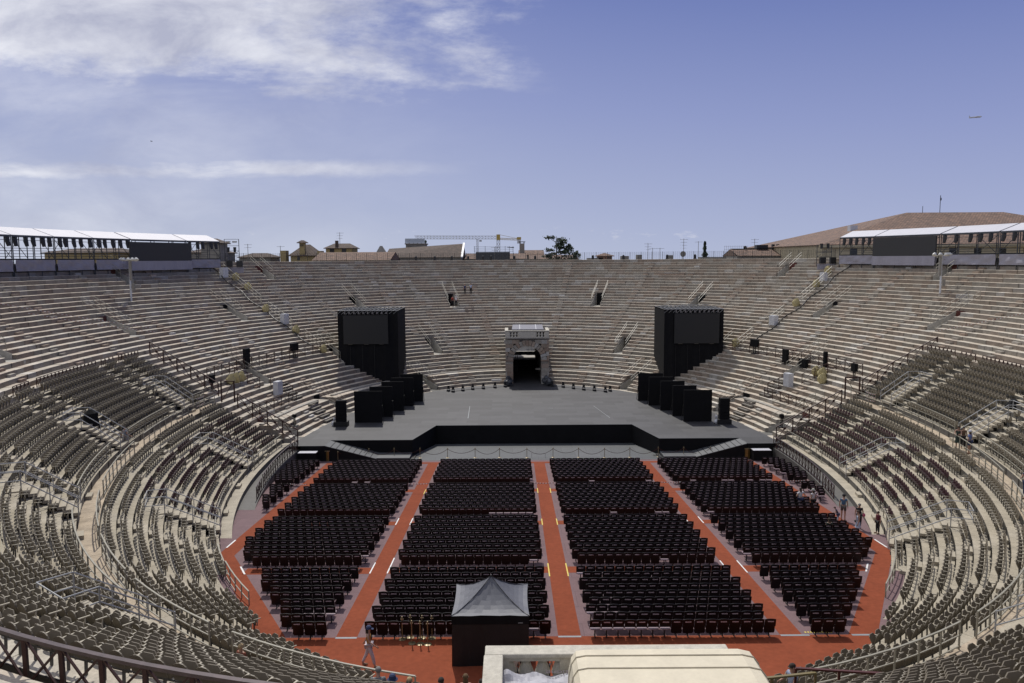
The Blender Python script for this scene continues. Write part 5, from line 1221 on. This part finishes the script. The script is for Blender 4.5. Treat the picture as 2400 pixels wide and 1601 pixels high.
mb = MB(); mb.bb(-22.8, -18.7, 170, 175, -4, 19.5); mb.bb(-23.0, -18.5, 169.8, 175.2, 19.5, 19.75); q_(mb, 'wall', greyp); mb = MB(); mb.bb(-22.4, -21.6, 169.9, 170.1, 18.2, 19.0); q_(mb, 'window', winm)
mb = MB(); [mb.bar((-22.9 + i * .42, 169.9, 19.75), (-22.9 + i * .42, 169.9, 20.75), .04) for i in range(11)]; mb.bar((-22.9, 169.9, 20.75), (-18.6, 169.9, 20.75), .05); mb.bb(-22.9, -18.7, 169.95, 169.98, 19.8, 20.7); q_(mb, 'terrace_rail', glassm)
mb = MB(); [mb.ell((-22.2 + i * .9, 171, 20.1), (.25, .2, .35), 7, 5, .4) for i in range(5)]; q_(mb, 'plant', leafm)
mb = MB(); mb.bb(-30.2, -27.5, 168, 172, 10, 17.6); mb.hexa([(-29.0, 168, 17.6), (-26.8, 168, 17.6), (-26.8, 170, 17.6), (-29.0, 170, 17.6), (-28.2, 168.9, 19.2), (-27.7, 168.9, 19.2), (-27.7, 169.1, 19.2), (-28.2, 169.1, 19.2)])
tag(mb.build('stone_pinnacle', greyp), 'pointed pale stone pinnacle beside the grey tower house', 'pinnacle')
mb = MB(); 
for z in (18.6, 18.2, 17.8): mb.bar((-7.2, 150, z), (.4, 150, z - .1), .05)
for x in (-7, -5, -3, -1.2, -.4, .3): mb.bar((x, 150, 15), (x, 150, 18.7), .07)
mb.bar((-.8, 150, 18.5), (.5, 150, 18.4), .15); mb.bb(-6.8, -.3, 150, 154, 13, 17.6); tag(mb.build('roof_scaffold', steel), 'dark metal railings and platform on a roof under the crane', 'roof platform')
# crane
e = empty('tower_crane', 'yellow grey tower crane with long lattice jib over the town', 'crane', (-4.3, 260, -4))
def cq(mb, nm, m): o = mb.build(nm, m); o.parent = e; o.location = (4.3, -260, 4); return o
def lattice(mb, a, b, w_, n, r=.07):
    a, b = Vector(a), Vector(b); ax = (b - a).normalized(); u = Vector((0, 0, 1)) if abs(ax.z) < .9 else Vector((1, 0, 0)); v = ax.cross(u).normalized(); u = v.cross(ax)
    cs = [u * w_ / 2 + v * w_ / 2, u * w_ / 2 - v * w_ / 2, -u * w_ / 2 - v * w_ / 2, -u * w_ / 2 + v * w_ / 2]
    for c_ in cs: mb.bar(a + c_, b + c_, r * 1.5)
    for i in range(n):
        p, q = a.lerp(b, i / n), a.lerp(b, (i + 1) / n)
        for j in range(4): mb.bar(p + cs[j], q + cs[(j + 1) % 4], r); mb.bar(q + cs[j], q + cs[(j + 1) % 4], r)
mb = MB(); lattice(mb, (-4.3, 260, -4), (-4.3, 260, 22.4), 1.0, 22, .09); cq(mb, 'mast', cranem)
mb = MB(); lattice(mb, (-31.9, 260, 23.5), (-4.3, 260, 23.3), 1.0, 26, .06); cq(mb, 'jib', cranem)
mb = MB(); lattice(mb, (-4.3, 260, 22.9), (2.4, 260, 22.6), .5, 6, .07); mb.bar((-4.3, 260, 24.3), (2.3, 260, 22.9), .1); cq(mb, 'counter_jib', craney)
mb = MB(); mb.bb(1.9, 3.1, 259.5, 260.5, 21.3, 22.6); cq(mb, 'counterweight', boxw); mb = MB(); mb.bb(1.8, 3.2, 259.4, 260.6, 22.6, 23.4); mb.bb(-4.9, -3.7, 259.4, 260.6, 22.5, 24.3); cq(mb, 'cab', craney)
mb = MB(); lattice(mb, (-11.2, 260, 16), (-11.2, 260, 22.9), .5, 8, .06); mb.bb(-10.6, -9.8, 259.8, 260.2, 22.0, 22.5); cq(mb, 'hoist', cranem)
# trees
def tree(label, x, y, zb, zt, r, kind='pine', n=700, name='pine_tree'):
    e = empty(name, label, 'tree', (x, y, zb)); h_ = zt - zb; mb = MB(); mb.tube([(0, 0, 0), (.1, 0, h_ * .5), (0, 0, h_ * .97)], [.25, .16, .03], 7)
    limbs = []
    for i in range(16 if kind == 'pine' else 10):
        f = .35 + .6 * i / 16; a = rnd() * 6.28; rr = r * (1.05 - f) * 1.6 if kind == 'cone' else r * (1 - .55 * abs(f - .6) * 1.6) * (.6 + .5 * rnd())
        q = (math.cos(a) * rr, math.sin(a) * rr, h_ * (f + (.03 if kind == 'pine' else 0))); mb.tube([(0, 0, h_ * f * .93), q], [.07, .02], 5); limbs.append(q)
    o = mb.build('trunk', barkm); o.parent = e
    mb = MB()
    for i in range(n):
        if kind == 'cone':
            f = rnd() ** .8; a = rnd() * 6.28; rr = r * (1 - f) * (.45 + .6 * rnd()) * (.8 + .3 * math.sin(f * 40)); c_ = Vector((math.cos(a) * rr, math.sin(a) * rr, h_ * (.1 + .9 * f)))
        elif kind == 'pine':
            q = random.choice(limbs); t = .45 + .6 * rnd(); c_ = Vector(q) * 1.0; c_.x *= t; c_.y *= t; c_ += Vector((random.gauss(0, .33), random.gauss(0, .33), random.gauss(0, .14))) * r * .55
        else:
            a = rnd() * 6.28; b = rnd() * 3.14; rr = r * (.55 + .5 * rnd()); c_ = Vector((math.cos(a) * math.sin(b) * rr, math.sin(a) * math.sin(b) * rr * .8, h_ * .62 + math.cos(b) * h_ * .38 * (.8 + .3 * rnd())))
        s_ = .16 + .2 * rnd(); u = Vector((random.gauss(0, 1), random.gauss(0, 1), random.gauss(0, .6))).normalized(); v = u.orthogonal().normalized()
        mb.face([c_ - u * s_, c_ + v * s_ * .6, c_ + u * s_, c_ - v * s_ * .6])
    o = mb.build('crown', leafm); o.parent = e
tree('tall dark pine behind the rim right of the archway', 9.1, 160, 10, 21.2, 2.3, 'pine', 1300)
tree('lower rounded dark tree touching the tall pine', 11.5, 158, 10, 18.9, 1.5, 'round', 700, 'leafy_tree'); tree('small bush at the foot of the tall pine', 13, 157, 12, 17.6, 1.1, 'round', 350, 'bush')
tree('slender conical fir on the right of the far rim', 39.3, 160, 11, 19.5, 1.5, 'cone', 900, 'fir_tree')
tree('dark umbrella shaped tree beside the big hipped roof', 54.3, 146, 10, 18.3, 2.6, 'round', 900, 'leafy_tree'); tree('dark shrub mass left of the big hipped roof building', 57.2, 142, 10, 17.0, 2.4, 'round', 800, 'leafy_tree'); tree('second dark shrub against the big hipped roof building', 60.2, 143, 10, 17.2, 2.0, 'round', 600, 'leafy_tree')
# right side town
house('small tiled kiosk roof on the horizon right of the pine', 16.6, 19.2, 150, 153, 16.75, 17.3, 17.8, 18.0, tile, tile)
gable('long low tiled roof building with a row of chimneys right of the fir', 43, 58, 150, 160, 16.6, 17.9, 18.0, tile)
mb = MB(); mb.bb(43.3, 53.5, 154.5, 155.5, 17.4, 18.0); mb.bb(48.0, 50.2, 154, 155.5, 18.0, 18.7); [mb.bb(x, x + .5, 154, 154.6, 17.8, 18.8) for x in (51.0, 51.9, 53.0, 53.9)]; mb.ell((45.7, 154, 18.2), (.35, .15, .35), 8, 6)
tag(mb.build('roof_plant', blackp), 'dark chimneys and equipment on the long low roof', 'roof equipment')
gable('stepped tile roof house behind the dark shrubs', 55, 66, 158, 166, 17.6, 18.6, 18.6, tile, cream)
e, hp = house('big cream building with a large brown hipped tile roof at the upper right', 51.3, 112, 130, 172, 18.3, 24.6, 75.5, 94, cream, tile, wins=[(56.5 + i * 4.1, 16.9, 1.2, 1.4) for i in range(12)], cat='building', name='palace')
mb = MB(); mb.bb(50.8, 112.5, 129.4, 130, 17.8, 18.2); hp(mb, 'cornice', cream)
mb = MB(); mb.bb(61, 62.3, 142, 143.3, 20, 21.9); hp(mb, 'chimney', boxw)
mb = MB(); mb.bar((78.5, 151, 24.5), (78.5, 151, 25.8), .07); mb.bar((81.8, 151, 24.5), (81.8, 151, 27.8), .08); mb.ell((81.9, 151, 27.1), (.15, .1, .3), 7, 5); hp(mb, 'mast', blackp)
house('smaller tiled roof building at the far upper right edge', 84, 125, 112, 126, 18.6, 21.5, 96, 118, cream, tile)
house('ochre flat building seen under the left scaffold roof', -70, -59, 118, 128, 17.6, 18.3, -68, -61, ochre, tile2, cat='building')
house('grey house seen through the left scaffold near the stage end', -62, -55.5, 150, 158, 17.8, 18.7, -60, -58, greyp, tile2)
house('narrow grey bell tower seen behind the left scaffold', -46.5, -43.6, 118, 121, 18.9, 19.6, -45.5, -44.6, greyp, tile2, cat='tower')
# antennas
for i, (x, y, z0, z1, arms) in enumerate(((-50.2, 150, 16.5, 19.4, 2), (-44.0, 150, 18, 19.0, 1), (-35.9, 165, 19.5, 22.0, 3), (-3.2, 150, 15, 18.6, 2), (26.0, 150, 15, 19.1, 3), (26.9, 150, 15, 18.2, 1), (28.3, 150, 15, 18.2, 1), (32.8, 150, 15, 19.9, 4), (35.6, 150, 15, 19.4, 1), (46.3, 150, 18, 19.8, 2), (56.0, 150, 17.5, 19.6, 2), (60.2, 150, 18, 19.8, 2))):
    mb = MB(); mb.bar((0, 0, z0), (0, 0, z1), .07)
    for j in range(arms):
        z = z1 - .15 - j * .55; mb.bar((-.7 + .2 * j, 0, z), (.8 - .15 * j, 0, z), .045)
        for q in range(5): mb.bar((-.6 + q * .3, -.2, z), (-.6 + q * .3, .2, z), .03)
    tag(mb.build('antenna', greyp, loc=(x, y, 0)), 'thin rooftop antenna on the skyline, %s from the left' % ordn(i + 1), 'antenna', 'rooftop antennas')
mb = MB(); mb.tube([(32.6, 149.5, 17.0), (32.6, 149.9, 17.0)], [.55, .4], 12); mb.bar((32.6, 150, 15), (32.6, 150, 17), .1); tag(mb.build('satellite_dish', greyp), 'round satellite dish on the horizon beside the tall antenna', 'satellite dish')
mb = MB()
for i in range(13): mb.bar((40.6 + i * .36, 150, 16), (40.6 + i * .36, 150, 18.5), .03)
for z in (17.2, 17.8, 18.4): mb.bar((40.5, 150, z), (45.1, 150, z), .03)
tag(mb.build('wire_frame', greyp), 'faint wire cage on the skyline right of the fir', 'wire cage')
mb = MB()
for i, (x, y, wd, z) in enumerate(((21, 150, 1.4, 16.7), (24, 150, .9, 16.9), (30, 150, .8, 16.8), (36, 150, 5, 16.4), (14.5, 150, 3, 16.35))): mb.bb(x, x + wd, y, y + 2, 10, z)
tag(mb.build('roof_block', greyp), 'grey roof blocks and flat roofs peeping over the far rim', 'roofs')
# plane and bird
mb = MB(); mb.tube([(-7, 0, 0), (6, 1, 1.2), (8, 1, 1.4)], [.6, 1.1, .2], 7); mb.face([(-1, -9, .4), (2, 0, .4), (-1, 1, .4)]); mb.face([(-1, 9, .6), (2, 0, .6), (-1, -1, .6)]); mb.face([(-7, 0, 0), (-5, 0, 0), (-7, 0, 3)])
tag(mb.build('airplane', boxw, loc=(522, 900, 171)), 'tiny airliner high in the blue sky at the right', 'airplane')
mb = MB(); mb.ell((0, 0, 0), (.5, .12, .12), 7, 5); mb.face([(0, 0, 0), (.3, 0, .0), (-.2, .9, .3)]); mb.face([(0, 0, 0), (.3, 0, .0), (-.2, -.9, .3)]); tag(mb.build('bird', blackp, loc=(-134.9, 300, 61)), 'tiny dark bird in the sky at the left', 'bird')

# ---------------------------------------------------------------- people
SK = [mat('skin_a', (.40, .235, .165), .55, var=.06), mat('skin_b', (.30, .165, .11), .55, var=.06)]
def cloth(n, c): return mat('cloth_' + n, c, .85, var=.12, vs=7, bump=.3)
def skinobj(name, m, V_, E_, Rr, par, root=0, sub=1):
    me = bpy.data.meshes.new(name); me.from_pydata(V_, E_, []); me.materials.append(m); me.update()
    o = bpy.data.objects.new(name, me); C.objects.link(o); o.parent = par; md = o.modifiers.new('s', 'SKIN'); md.use_smooth_shade = True; md.branch_smoothing = .3
    if not me.skin_vertices: me.attributes
    for i, r in enumerate(Rr): me.skin_vertices[0].data[i].radius = (r if isinstance(r, tuple) else (r, r)); me.skin_vertices[0].data[i].use_root = (i == root)
    ss = o.modifiers.new('u', 'SUBSURF'); ss.levels = sub; ss.render_levels = sub; return o
def person(label, loc, rz, h_=1.7, top=None, bottom=None, skirt=None, hair=(.03, .02, .015), hairlen=.0, hat=None, arms='down', walk=0, lean=0, head=0, skin=0, shoes=None, sleeves=.5, shorts=False, seated=False, glasses=False, extra=None, beard=False):
    k = h_ / 1.72; e = empty('person', label, 'person', loc, rz); S_ = lambda p: (p[0] * k, p[1] * k, p[2] * k)
    def ln(p):      # lean the trunk forward about the hips
        z = p[2] - .95
        if z <= 0: return p
        return (p[0], p[1] * math.cos(lean) + z * math.sin(lean), .95 + z * math.cos(lean) - p[1] * math.sin(lean))
    J = dict(pel=(0, 0, .96), spi=(0, 0, 1.14), che=(0, -.01, 1.33), nk=(0, -.005, 1.47), hb=(0, .015, 1.545), hm=(0, .02, 1.61), ht=(0, .005, 1.67))
    for sd, s_ in (('l', -1), ('r', 1)):
        J['sh' + sd] = (s_ * .165, -.01, 1.40)
        if arms == 'down': J['el' + sd], J['wr' + sd] = (s_ * .23, -.02, 1.13), (s_ * .245, .05, .90)
        elif arms == 'akimbo': J['el' + sd], J['wr' + sd] = (s_ * .38, -.06, 1.16), (s_ * .19, .06, 1.03)
        elif arms == 'forward': J['el' + sd], J['wr' + sd] = (s_ * .22, .12, 1.17), (s_ * .14, .33, 1.17)
        elif arms == 'up': J['el' + sd], J['wr' + sd] = (s_ * .27, .1, 1.2), (s_ * .1, .2, 1.42)
        elif arms == 'walk': J['el' + sd], J['wr' + sd] = (s_ * .22, s_ * .08 - .02, 1.14), (s_ * .23, s_ * .26 + .06, .97)
        J['hi' + sd] = (s_ * .09, 0, .92); w_ = walk * s_
        if seated: J['kn' + sd], J['an' + sd], J['to' + sd] = (s_ * .11, .42, .92), (s_ * .11, .44, .50), (s_ * .11, .58, .46)
        else: J['kn' + sd], J['an' + sd], J['to' + sd] = (s_ * .10, .02 + .17 * w_, .50), (s_ * .10, .0 + (.30 if w_ > 0 else .38) * w_, .085 + (.03 if w_ < 0 else 0)), (s_ * .11, .15 + .30 * w_, .03)
    UP = ('spi', 'che', 'nk', 'hb', 'hm', 'ht', 'shl', 'shr', 'ell', 'elr', 'wrl', 'wrr')
    for n_ in UP: J[n_] = ln(J[n_])
    names = list(J); rad = dict(pel=(.145, .10), spi=(.115, .085), che=(.14, .095), nk=.052, hb=.066, hm=(.082, .10), ht=(.06, .075), shl=.058, shr=.058, ell=.040, elr=.040, wrl=.026, wrr=.026, hil=.085, hir=.085, knl=.056, knr=.056, anl=.038, anr=.038, tol=.032, tor=.032)
    V_ = [S_(J[n_]) for n_ in names]; ix = {n_: i for i, n_ in enumerate(names)}; Rr = [(rad[n_] if isinstance(rad[n_], tuple) else (rad[n_],) * 2) for n_ in names]
    E_ = [(ix[a], ix[b]) for a, b in (('pel', 'spi'), ('spi', 'che'), ('che', 'nk'), ('nk', 'hb'), ('hb', 'hm'), ('hm', 'ht'), ('che', 'shl'), ('che', 'shr'), ('shl', 'ell'), ('shr', 'elr'), ('ell', 'wrl'), ('elr', 'wrr'), ('pel', 'hil'), ('pel', 'hir'), ('hil', 'knl'), ('hir', 'knr'), ('knl', 'anl'), ('knr', 'anr'), ('anl', 'tol'), ('anr', 'tor'))]
    for sd, s_ in (('l', -1), ('r', 1)):   # palm and five fingers
        a = Vector(J['el' + sd]); b = Vector(J['wr' + sd]); d = (b - a).normalized(); x = Vector((0, 1, 0)) if abs(d.y) < .8 else Vector((0, 0, 1)); x = (x - d * x.dot(d)).normalized(); pm = b + d * .05
        V_.append(S_(pm)); Rr.append((.030, .016)); ip = len(V_) - 1; E_.append((ix['wr' + sd], ip))
        for f, (o_, l_) in enumerate(((-.026, .055), (-.009, .066), (.009, .062), (.025, .048))):
            q = b + d * (.095) + x * o_; V_.append(S_(q)); Rr.append((.009, .009)); E_.append((ip, len(V_) - 1)); V_.append(S_(q + d * l_ * .8 + Vector((-s_, 0, 0)) * .015)); Rr.append((.008, .008)); E_.append((len(V_) - 2, len(V_) - 1))
        V_.append(S_(b + d * .045 + x * .045 + Vector((-s_, 0, 0)) * .01)); Rr.append((.010, .010)); E_.append((ip, len(V_) - 1)); V_.append(S_(b + d * .075 + x * .06 + Vector((-s_, 0, 0)) * .015)); Rr.append((.008, .008)); E_.append((len(V_) - 2, len(V_) - 1))
    Rr = [(a * k, b * k) for a, b in Rr]; body = skinobj('body', SK[skin], V_, E_, Rr, e, 0)
    def suit(name, m, chain, inflate, sub=1):
        nn = []; 
        for a, b in chain:
            for q in (a, b):
                if q not in nn: nn.append(q)
        P = {}
        for q in nn:
            if isinstance(q, tuple): a, b, t = q; P[q] = (V3(J[a], J[b], t), tuple(u * (1 - t) + v * t for u, v in zip(R2(a), R2(b))))
            else: P[q] = (J[q], R2(q))
        return skinobj(name, m, [S_(P[q][0]) for q in nn], [(nn.index(a), nn.index(b)) for a, b in chain], [((P[q][1][0] + inflate) * k, (P[q][1][1] + inflate) * k) for q in nn], e, 0, sub)
    R2 = lambda q: rad[q] if isinstance(rad[q], tuple) else (rad[q],) * 2
    if top:
        ch = [('pel', 'spi'), ('spi', 'che'), ('che', ('che', 'nk', .55)), ('che', 'shl'), ('che', 'shr')]
        if sleeves > 0: ch += [('shl', ('shl', 'ell', sleeves)), ('shr', ('shr', 'elr', sleeves))]
        suit('shirt', top, ch, .017)
    if bottom:
        if shorts: ch = [('pel', 'hil'), ('pel', 'hir'), ('hil', ('hil', 'knl', .75)), ('hir', ('hir', 'knr', .75))]
        else: ch = [('pel', 'hil'), ('pel', 'hir'), ('hil', 'knl'), ('hir', 'knr'), ('knl', ('knl', 'anl', .95)), ('knr', ('knr', 'anr', .95))]
        suit('trousers' if not shorts else 'shorts', bottom, ch, .020)
    if skirt:
        mb = MB(); n = 14; rows_ = [(1.0, .135, .1), (.92, .165, .13), (.7, .185, .155), (skirt[1], .205, .175)]
        rg = [[(a_ * math.cos(6.283 * i / n) * (1 + .05 * math.sin(i * 3)) * k, b_ * math.sin(6.283 * i / n) * k, z * k) for i in range(n)] for z, a_, b_ in rows_]
        for p, q in zip(rg[:-1], rg[1:]): mb.quadstrip(p, q, True)
        o = mb.build('skirt', skirt[0], smooth=True); o.parent = e
    hm = Vector(J['hm']); mb = MB(); mb.ell((0, -.015, .025), (.088, .105, .088), 12, 8, .05)
    if hairlen > 0: mb.ell((0, -.06, -.05 - hairlen / 2), (.085, .05, .07 + hairlen / 2), 10, 7, .1)
    o = mb.build('hair', cloth('hair_%d' % int(hair[0] * 1000), hair), smooth=True); o.parent = e; o.location = S_(hm); o.scale = (k, k, k)
    mb = MB(); mb.ell((0, .102, -.005), (.014, .02, .022), 6, 5); mb.ell((-.083, .01, -.005), (.012, .02, .03), 6, 5); mb.ell((.083, .01, -.005), (.012, .02, .03), 6, 5); o = mb.build('face', SK[skin], smooth=True); o.parent = body; o.location = S_(hm)
    mb = MB()
    if glasses: mb.ell((-.034, .098, .012), (.028, .014, .02), 7, 5); mb.ell((.034, .098, .012), (.028, .014, .02), 7, 5); mb.bar((-.08, .05, .014), (.08, .05, .014), .008)
    else: mb.ell((-.032, .095, .012), (.012, .008, .007), 6, 4); mb.ell((.032, .095, .012), (.012, .008, .007), 6, 4)
    mb.box((0, .1, -.045), (.045, .012, .008)); o = mb.build('sunglasses' if glasses else 'eyes', blackp if glasses else cloth('dark_eye', (.05, .03, .025))); o.parent = body; o.location = S_(hm)
    if hat:
        mb = MB(); kind, hc = hat
        n = 14; prof = [(.0, .135), (.06, .128), (.095, .09), (.108, .03), (.110, .0)]
        rg = [[(r_ * math.cos(6.283 * i / n), r_ * 1.08 * math.sin(6.283 * i / n) - .01, z) for i in range(n)] for r_, z in prof]
        for p, q in zip(rg[:-1], rg[1:]): mb.quadstrip(p, q, True)
        if kind == 'bucket': mb.quadstrip(rg[-1], [(.165 * math.cos(6.283 * i / n), .17 * math.sin(6.283 * i / n), -.045) for i in range(n)], True)
        else: mb.face([(-.08, .085, .012), (.08, .085, .012), (.06, .185, -.01), (-.06, .185, -.01)])
        o = mb.build('hat', hc, smooth=True); o.parent = e; o.location = S_(hm); o.scale = (k, k, k)
    if not seated:
        for sd in 'lr':
            mb = MB(); t_ = Vector(J['to' + sd]); a_ = Vector(J['an' + sd]); mb.ell((t_ + a_) / 2 + Vector((0, .0, -.02)), (.05, .13, .045), 9, 6); o = mb.build('shoe', shoes or cloth('sandal', (.2, .13, .08))); o.parent = e
    if extra: extra(e, k)
    return e
wht = cloth('white', (.62, .62, .64)); blk = cloth('black', (.015, .015, .017)); navy = cloth('navy', (.03, .045, .11)); must = cloth('mustard', (.42, .20, .03)); lil = cloth('pale_trousers', (.55, .50, .54))
grey_ = cloth('grey', (.16, .17, .18)); blu = cloth('blue', (.14, .20, .42)); dgreen = cloth('dark_green', (.02, .035, .025)); rust = cloth('rust', (.20, .055, .03)); lb = cloth('light_blue', (.42, .48, .60)); tb = cloth('teal_blue', (.06, .13, .22))
def bag(col, p, s_): return lambda e, k: (lambda mb: (mb.ell(p, s_, 8, 6, .1), setattr(mb.build('bag', col), 'parent', e)))(MB())
F_ = lambda x, y, dz=.006: (x, y, fz(y) + dz)
person('woman in navy cap, mustard top and white trousers walking right below the floor chairs', F_(-5.8, 29.85), -math.pi / 2, 1.70, must, lil, hat=('cap', navy), hairlen=.16, arms='walk', walk=.8, sleeves=0)
ZW = ZK[9]
person('grey-haired person in grey t-shirt leaning over the walkway rail at the bottom', (-3.95, 21.5, ZW), .1, 1.74, grey_, blk, hair=(.20, .19, .18), arms='forward', lean=.45, sleeves=.6)
person('person in blue bucket hat at the bottom beside the grey-haired one', (-3.5, 21.3, ZW), 0, 1.66, wht, navy, hat=('bucket', navy), arms='forward', lean=.1)
person('blond person with sunglasses and bun facing the camera at the bottom', (-3.0, 21.3, ZW), math.pi, 1.62, cloth('sage', (.30, .32, .22)), blk, hair=(.42, .30, .16), arms='down', glasses=True, sleeves=.2)
person('dark-haired man in white shirt looking down at the bottom', (-2.05, 21.3, ZW), math.pi * .95, 1.72, wht, grey_, arms='forward', lean=.25)
person('person with ponytail and sleeveless white top seen from behind at the bottom', (-1.4, 21.45, ZW), 0, 1.62, wht, navy, hair=(.12, .07, .03), hairlen=.12, sleeves=0)
person('person in white sleeve half hidden by the pale balcony corner', (-.92, 21.2, ZW), .4, 1.6, wht, lil)
person('person in pink cap glimpsed between the balusters of the near balcony', F_(.0, 27.6), .3, 1.62, cloth('cream_top', (.5, .45, .38)), blk, hat=('cap', cloth('pink', (.60, .25, .38))))
person('second person glimpsed between the balusters under the balcony', F_(1.2, 27.9), -.2, 1.66, rust, blk)
person('man in sunglasses and blue flowered shirt right of the near balcony', (8.15, 21.75, ZW), math.pi * .6, 1.72, cloth('flowered', (.28, .33, .45)), navy, arms='forward', glasses=True)
person('blond woman in rust top sitting among the beige seats at lower left', (-9.15, 25.0, ZK[7]), 2.6, 1.66, rust, blk, hair=(.45, .33, .18), arms='down', sleeves=.7)
person('man in grey shorts and striped shirt on the left walkway', (-27.9, 55.3, ZW), -.6, 1.74, cloth('pale_grey', (.25, .26, .30)), cloth('stone_shorts', (.34, .32, .31)), shorts=True, walk=.5, arms='walk')
person('woman in dark green dress on the right walkway', (31.3, 53.9, ZW), 2.4, 1.70, dgreen, skirt=(dgreen, .5), hairlen=.25, sleeves=0, arms='forward')
person('child in brown standing behind the two women on the right walkway', (31.9, 54.3, ZW), 2.8, 1.55, cloth('brown', (.12, .07, .04)), blk)
person('woman in blue shirt and white cap on the right walkway', (31.35, 52.6, ZW), .6, 1.68, blu, navy, shorts=True, hat=('cap', wht), hairlen=.22, sleeves=.7)
person('man in navy clothes at the right edge of the picture on the walkway', (28.65, 42.5, ZW), 2.0, 1.80, navy, navy, arms='forward')
person('seated person in white below the navy man at the right edge', (28.2, 40.3, ZW), 2.6, 1.3, wht, grey_)
person('woman in white t-shirt, hands on hips, behind the right floor chairs', F_(20.05, 53.1), .3, 1.66, wht, navy, shorts=True, hairlen=.28, arms='akimbo')
person('woman in white shirt and pale cap beside the hands-on-hips woman', F_(20.75, 52.6), .5, 1.70, wht, blk, shorts=True, hat=('cap', cloth('grey_cap', (.4, .4, .36))), hairlen=.18)
person('tall man in blue t-shirt and dark cap at the right outer aisle', F_(22.0, 50.6), -.5, 1.80, tb, cloth('olive_shorts', (.09, .08, .07)), shorts=True, hat=('cap', blk))
person('crouching dark-haired person with white bag in the right outer aisle', F_(21.4, 50.0), 1.2, 1.15, navy, navy, arms='forward', lean=.5, extra=bag(wht, (-.25, .1, .35), (.16, .14, .16)))
person('long-haired person sitting in the outer right chairs, seen from behind', (19.55, 46.9, fz(46.9) - .42), 0, 1.66, cloth('green_top', (.05, .06, .045)), navy, hair=(.05, .035, .02), hairlen=.4, seated=True)
person('woman in black with pink bag walking on the pink floor at right', F_(22.15, 48.6), 2.8, 1.70, blk, blk, hair=(.2, .12, .06), walk=.5, arms='down', extra=bag(cloth('pink_bag', (.45, .08, .16)), (-.28, 0, .95), (.09, .12, .13)))
person('woman in short pale dress with black belt bag on the right aisle', F_(21.35, 46.95), 1.3, 1.70, lb, skirt=(lb, .62), hair=(.06, .04, .03), sleeves=0, shoes=wht, extra=bag(blk, (-.02, .17, 1.0), (.14, .06, .07)))
person('child in dark red patterned clothes beside the seats at right', F_(22.9, 47.6), 1.9, 1.45, cloth('dark_red', (.12, .02, .03)), blk, arms='down')
person('left one of two people standing on the far rows above the archway', (-7.5, 125.3, ZK[30] - .4), math.pi, 1.68, navy, blk, hair=(.15, .06, .03))
person('right one of two people standing on the far rows above the archway', (-6.55, 125.6, ZK[30] - .4), math.pi, 1.8, lb, blk)
person('person in red in the far exit opening left of the archway', (-9.45, 125.0, ZK[24]), math.pi, 1.7, cloth('red', (.30, .03, .02)), blk)
person('person in white shirt and cap in the far exit opening left of the archway', (-8.85, 124.6, ZK[24]), math.pi, 1.72, wht, blk, hat=('cap', wht))
mb = MB()
for z, r in ((0, .55), (.5, .5), (1.2, .35), (1.75, .12)): pass
mb.tube([(0, 0, 0), (.05, 0, .5), (0, .05, 1.1), (.03, 0, 1.6), (0, 0, 1.85)], [.75, .6, .5, .42, .12], 9)
x, y = oval(-107.6, 13.3); tag(mb.build('draped_equipment', black, loc=(x, y, ZK[12])), 'black draped equipment on the left tiers beside silver stairs', 'draped equipment')
mb = MB(); mb.tube([(0, 0, 0), (.05, 0, .5), (0, .05, 1.1), (.03, 0, 1.5)], [.8, .7, .5, .2], 9)
x, y = oval(107, 14.8); tag(mb.build('draped_equipment', black, loc=(x, y, ZK[13])), 'black draped equipment on the right tiers beside silver stairs', 'draped equipment')
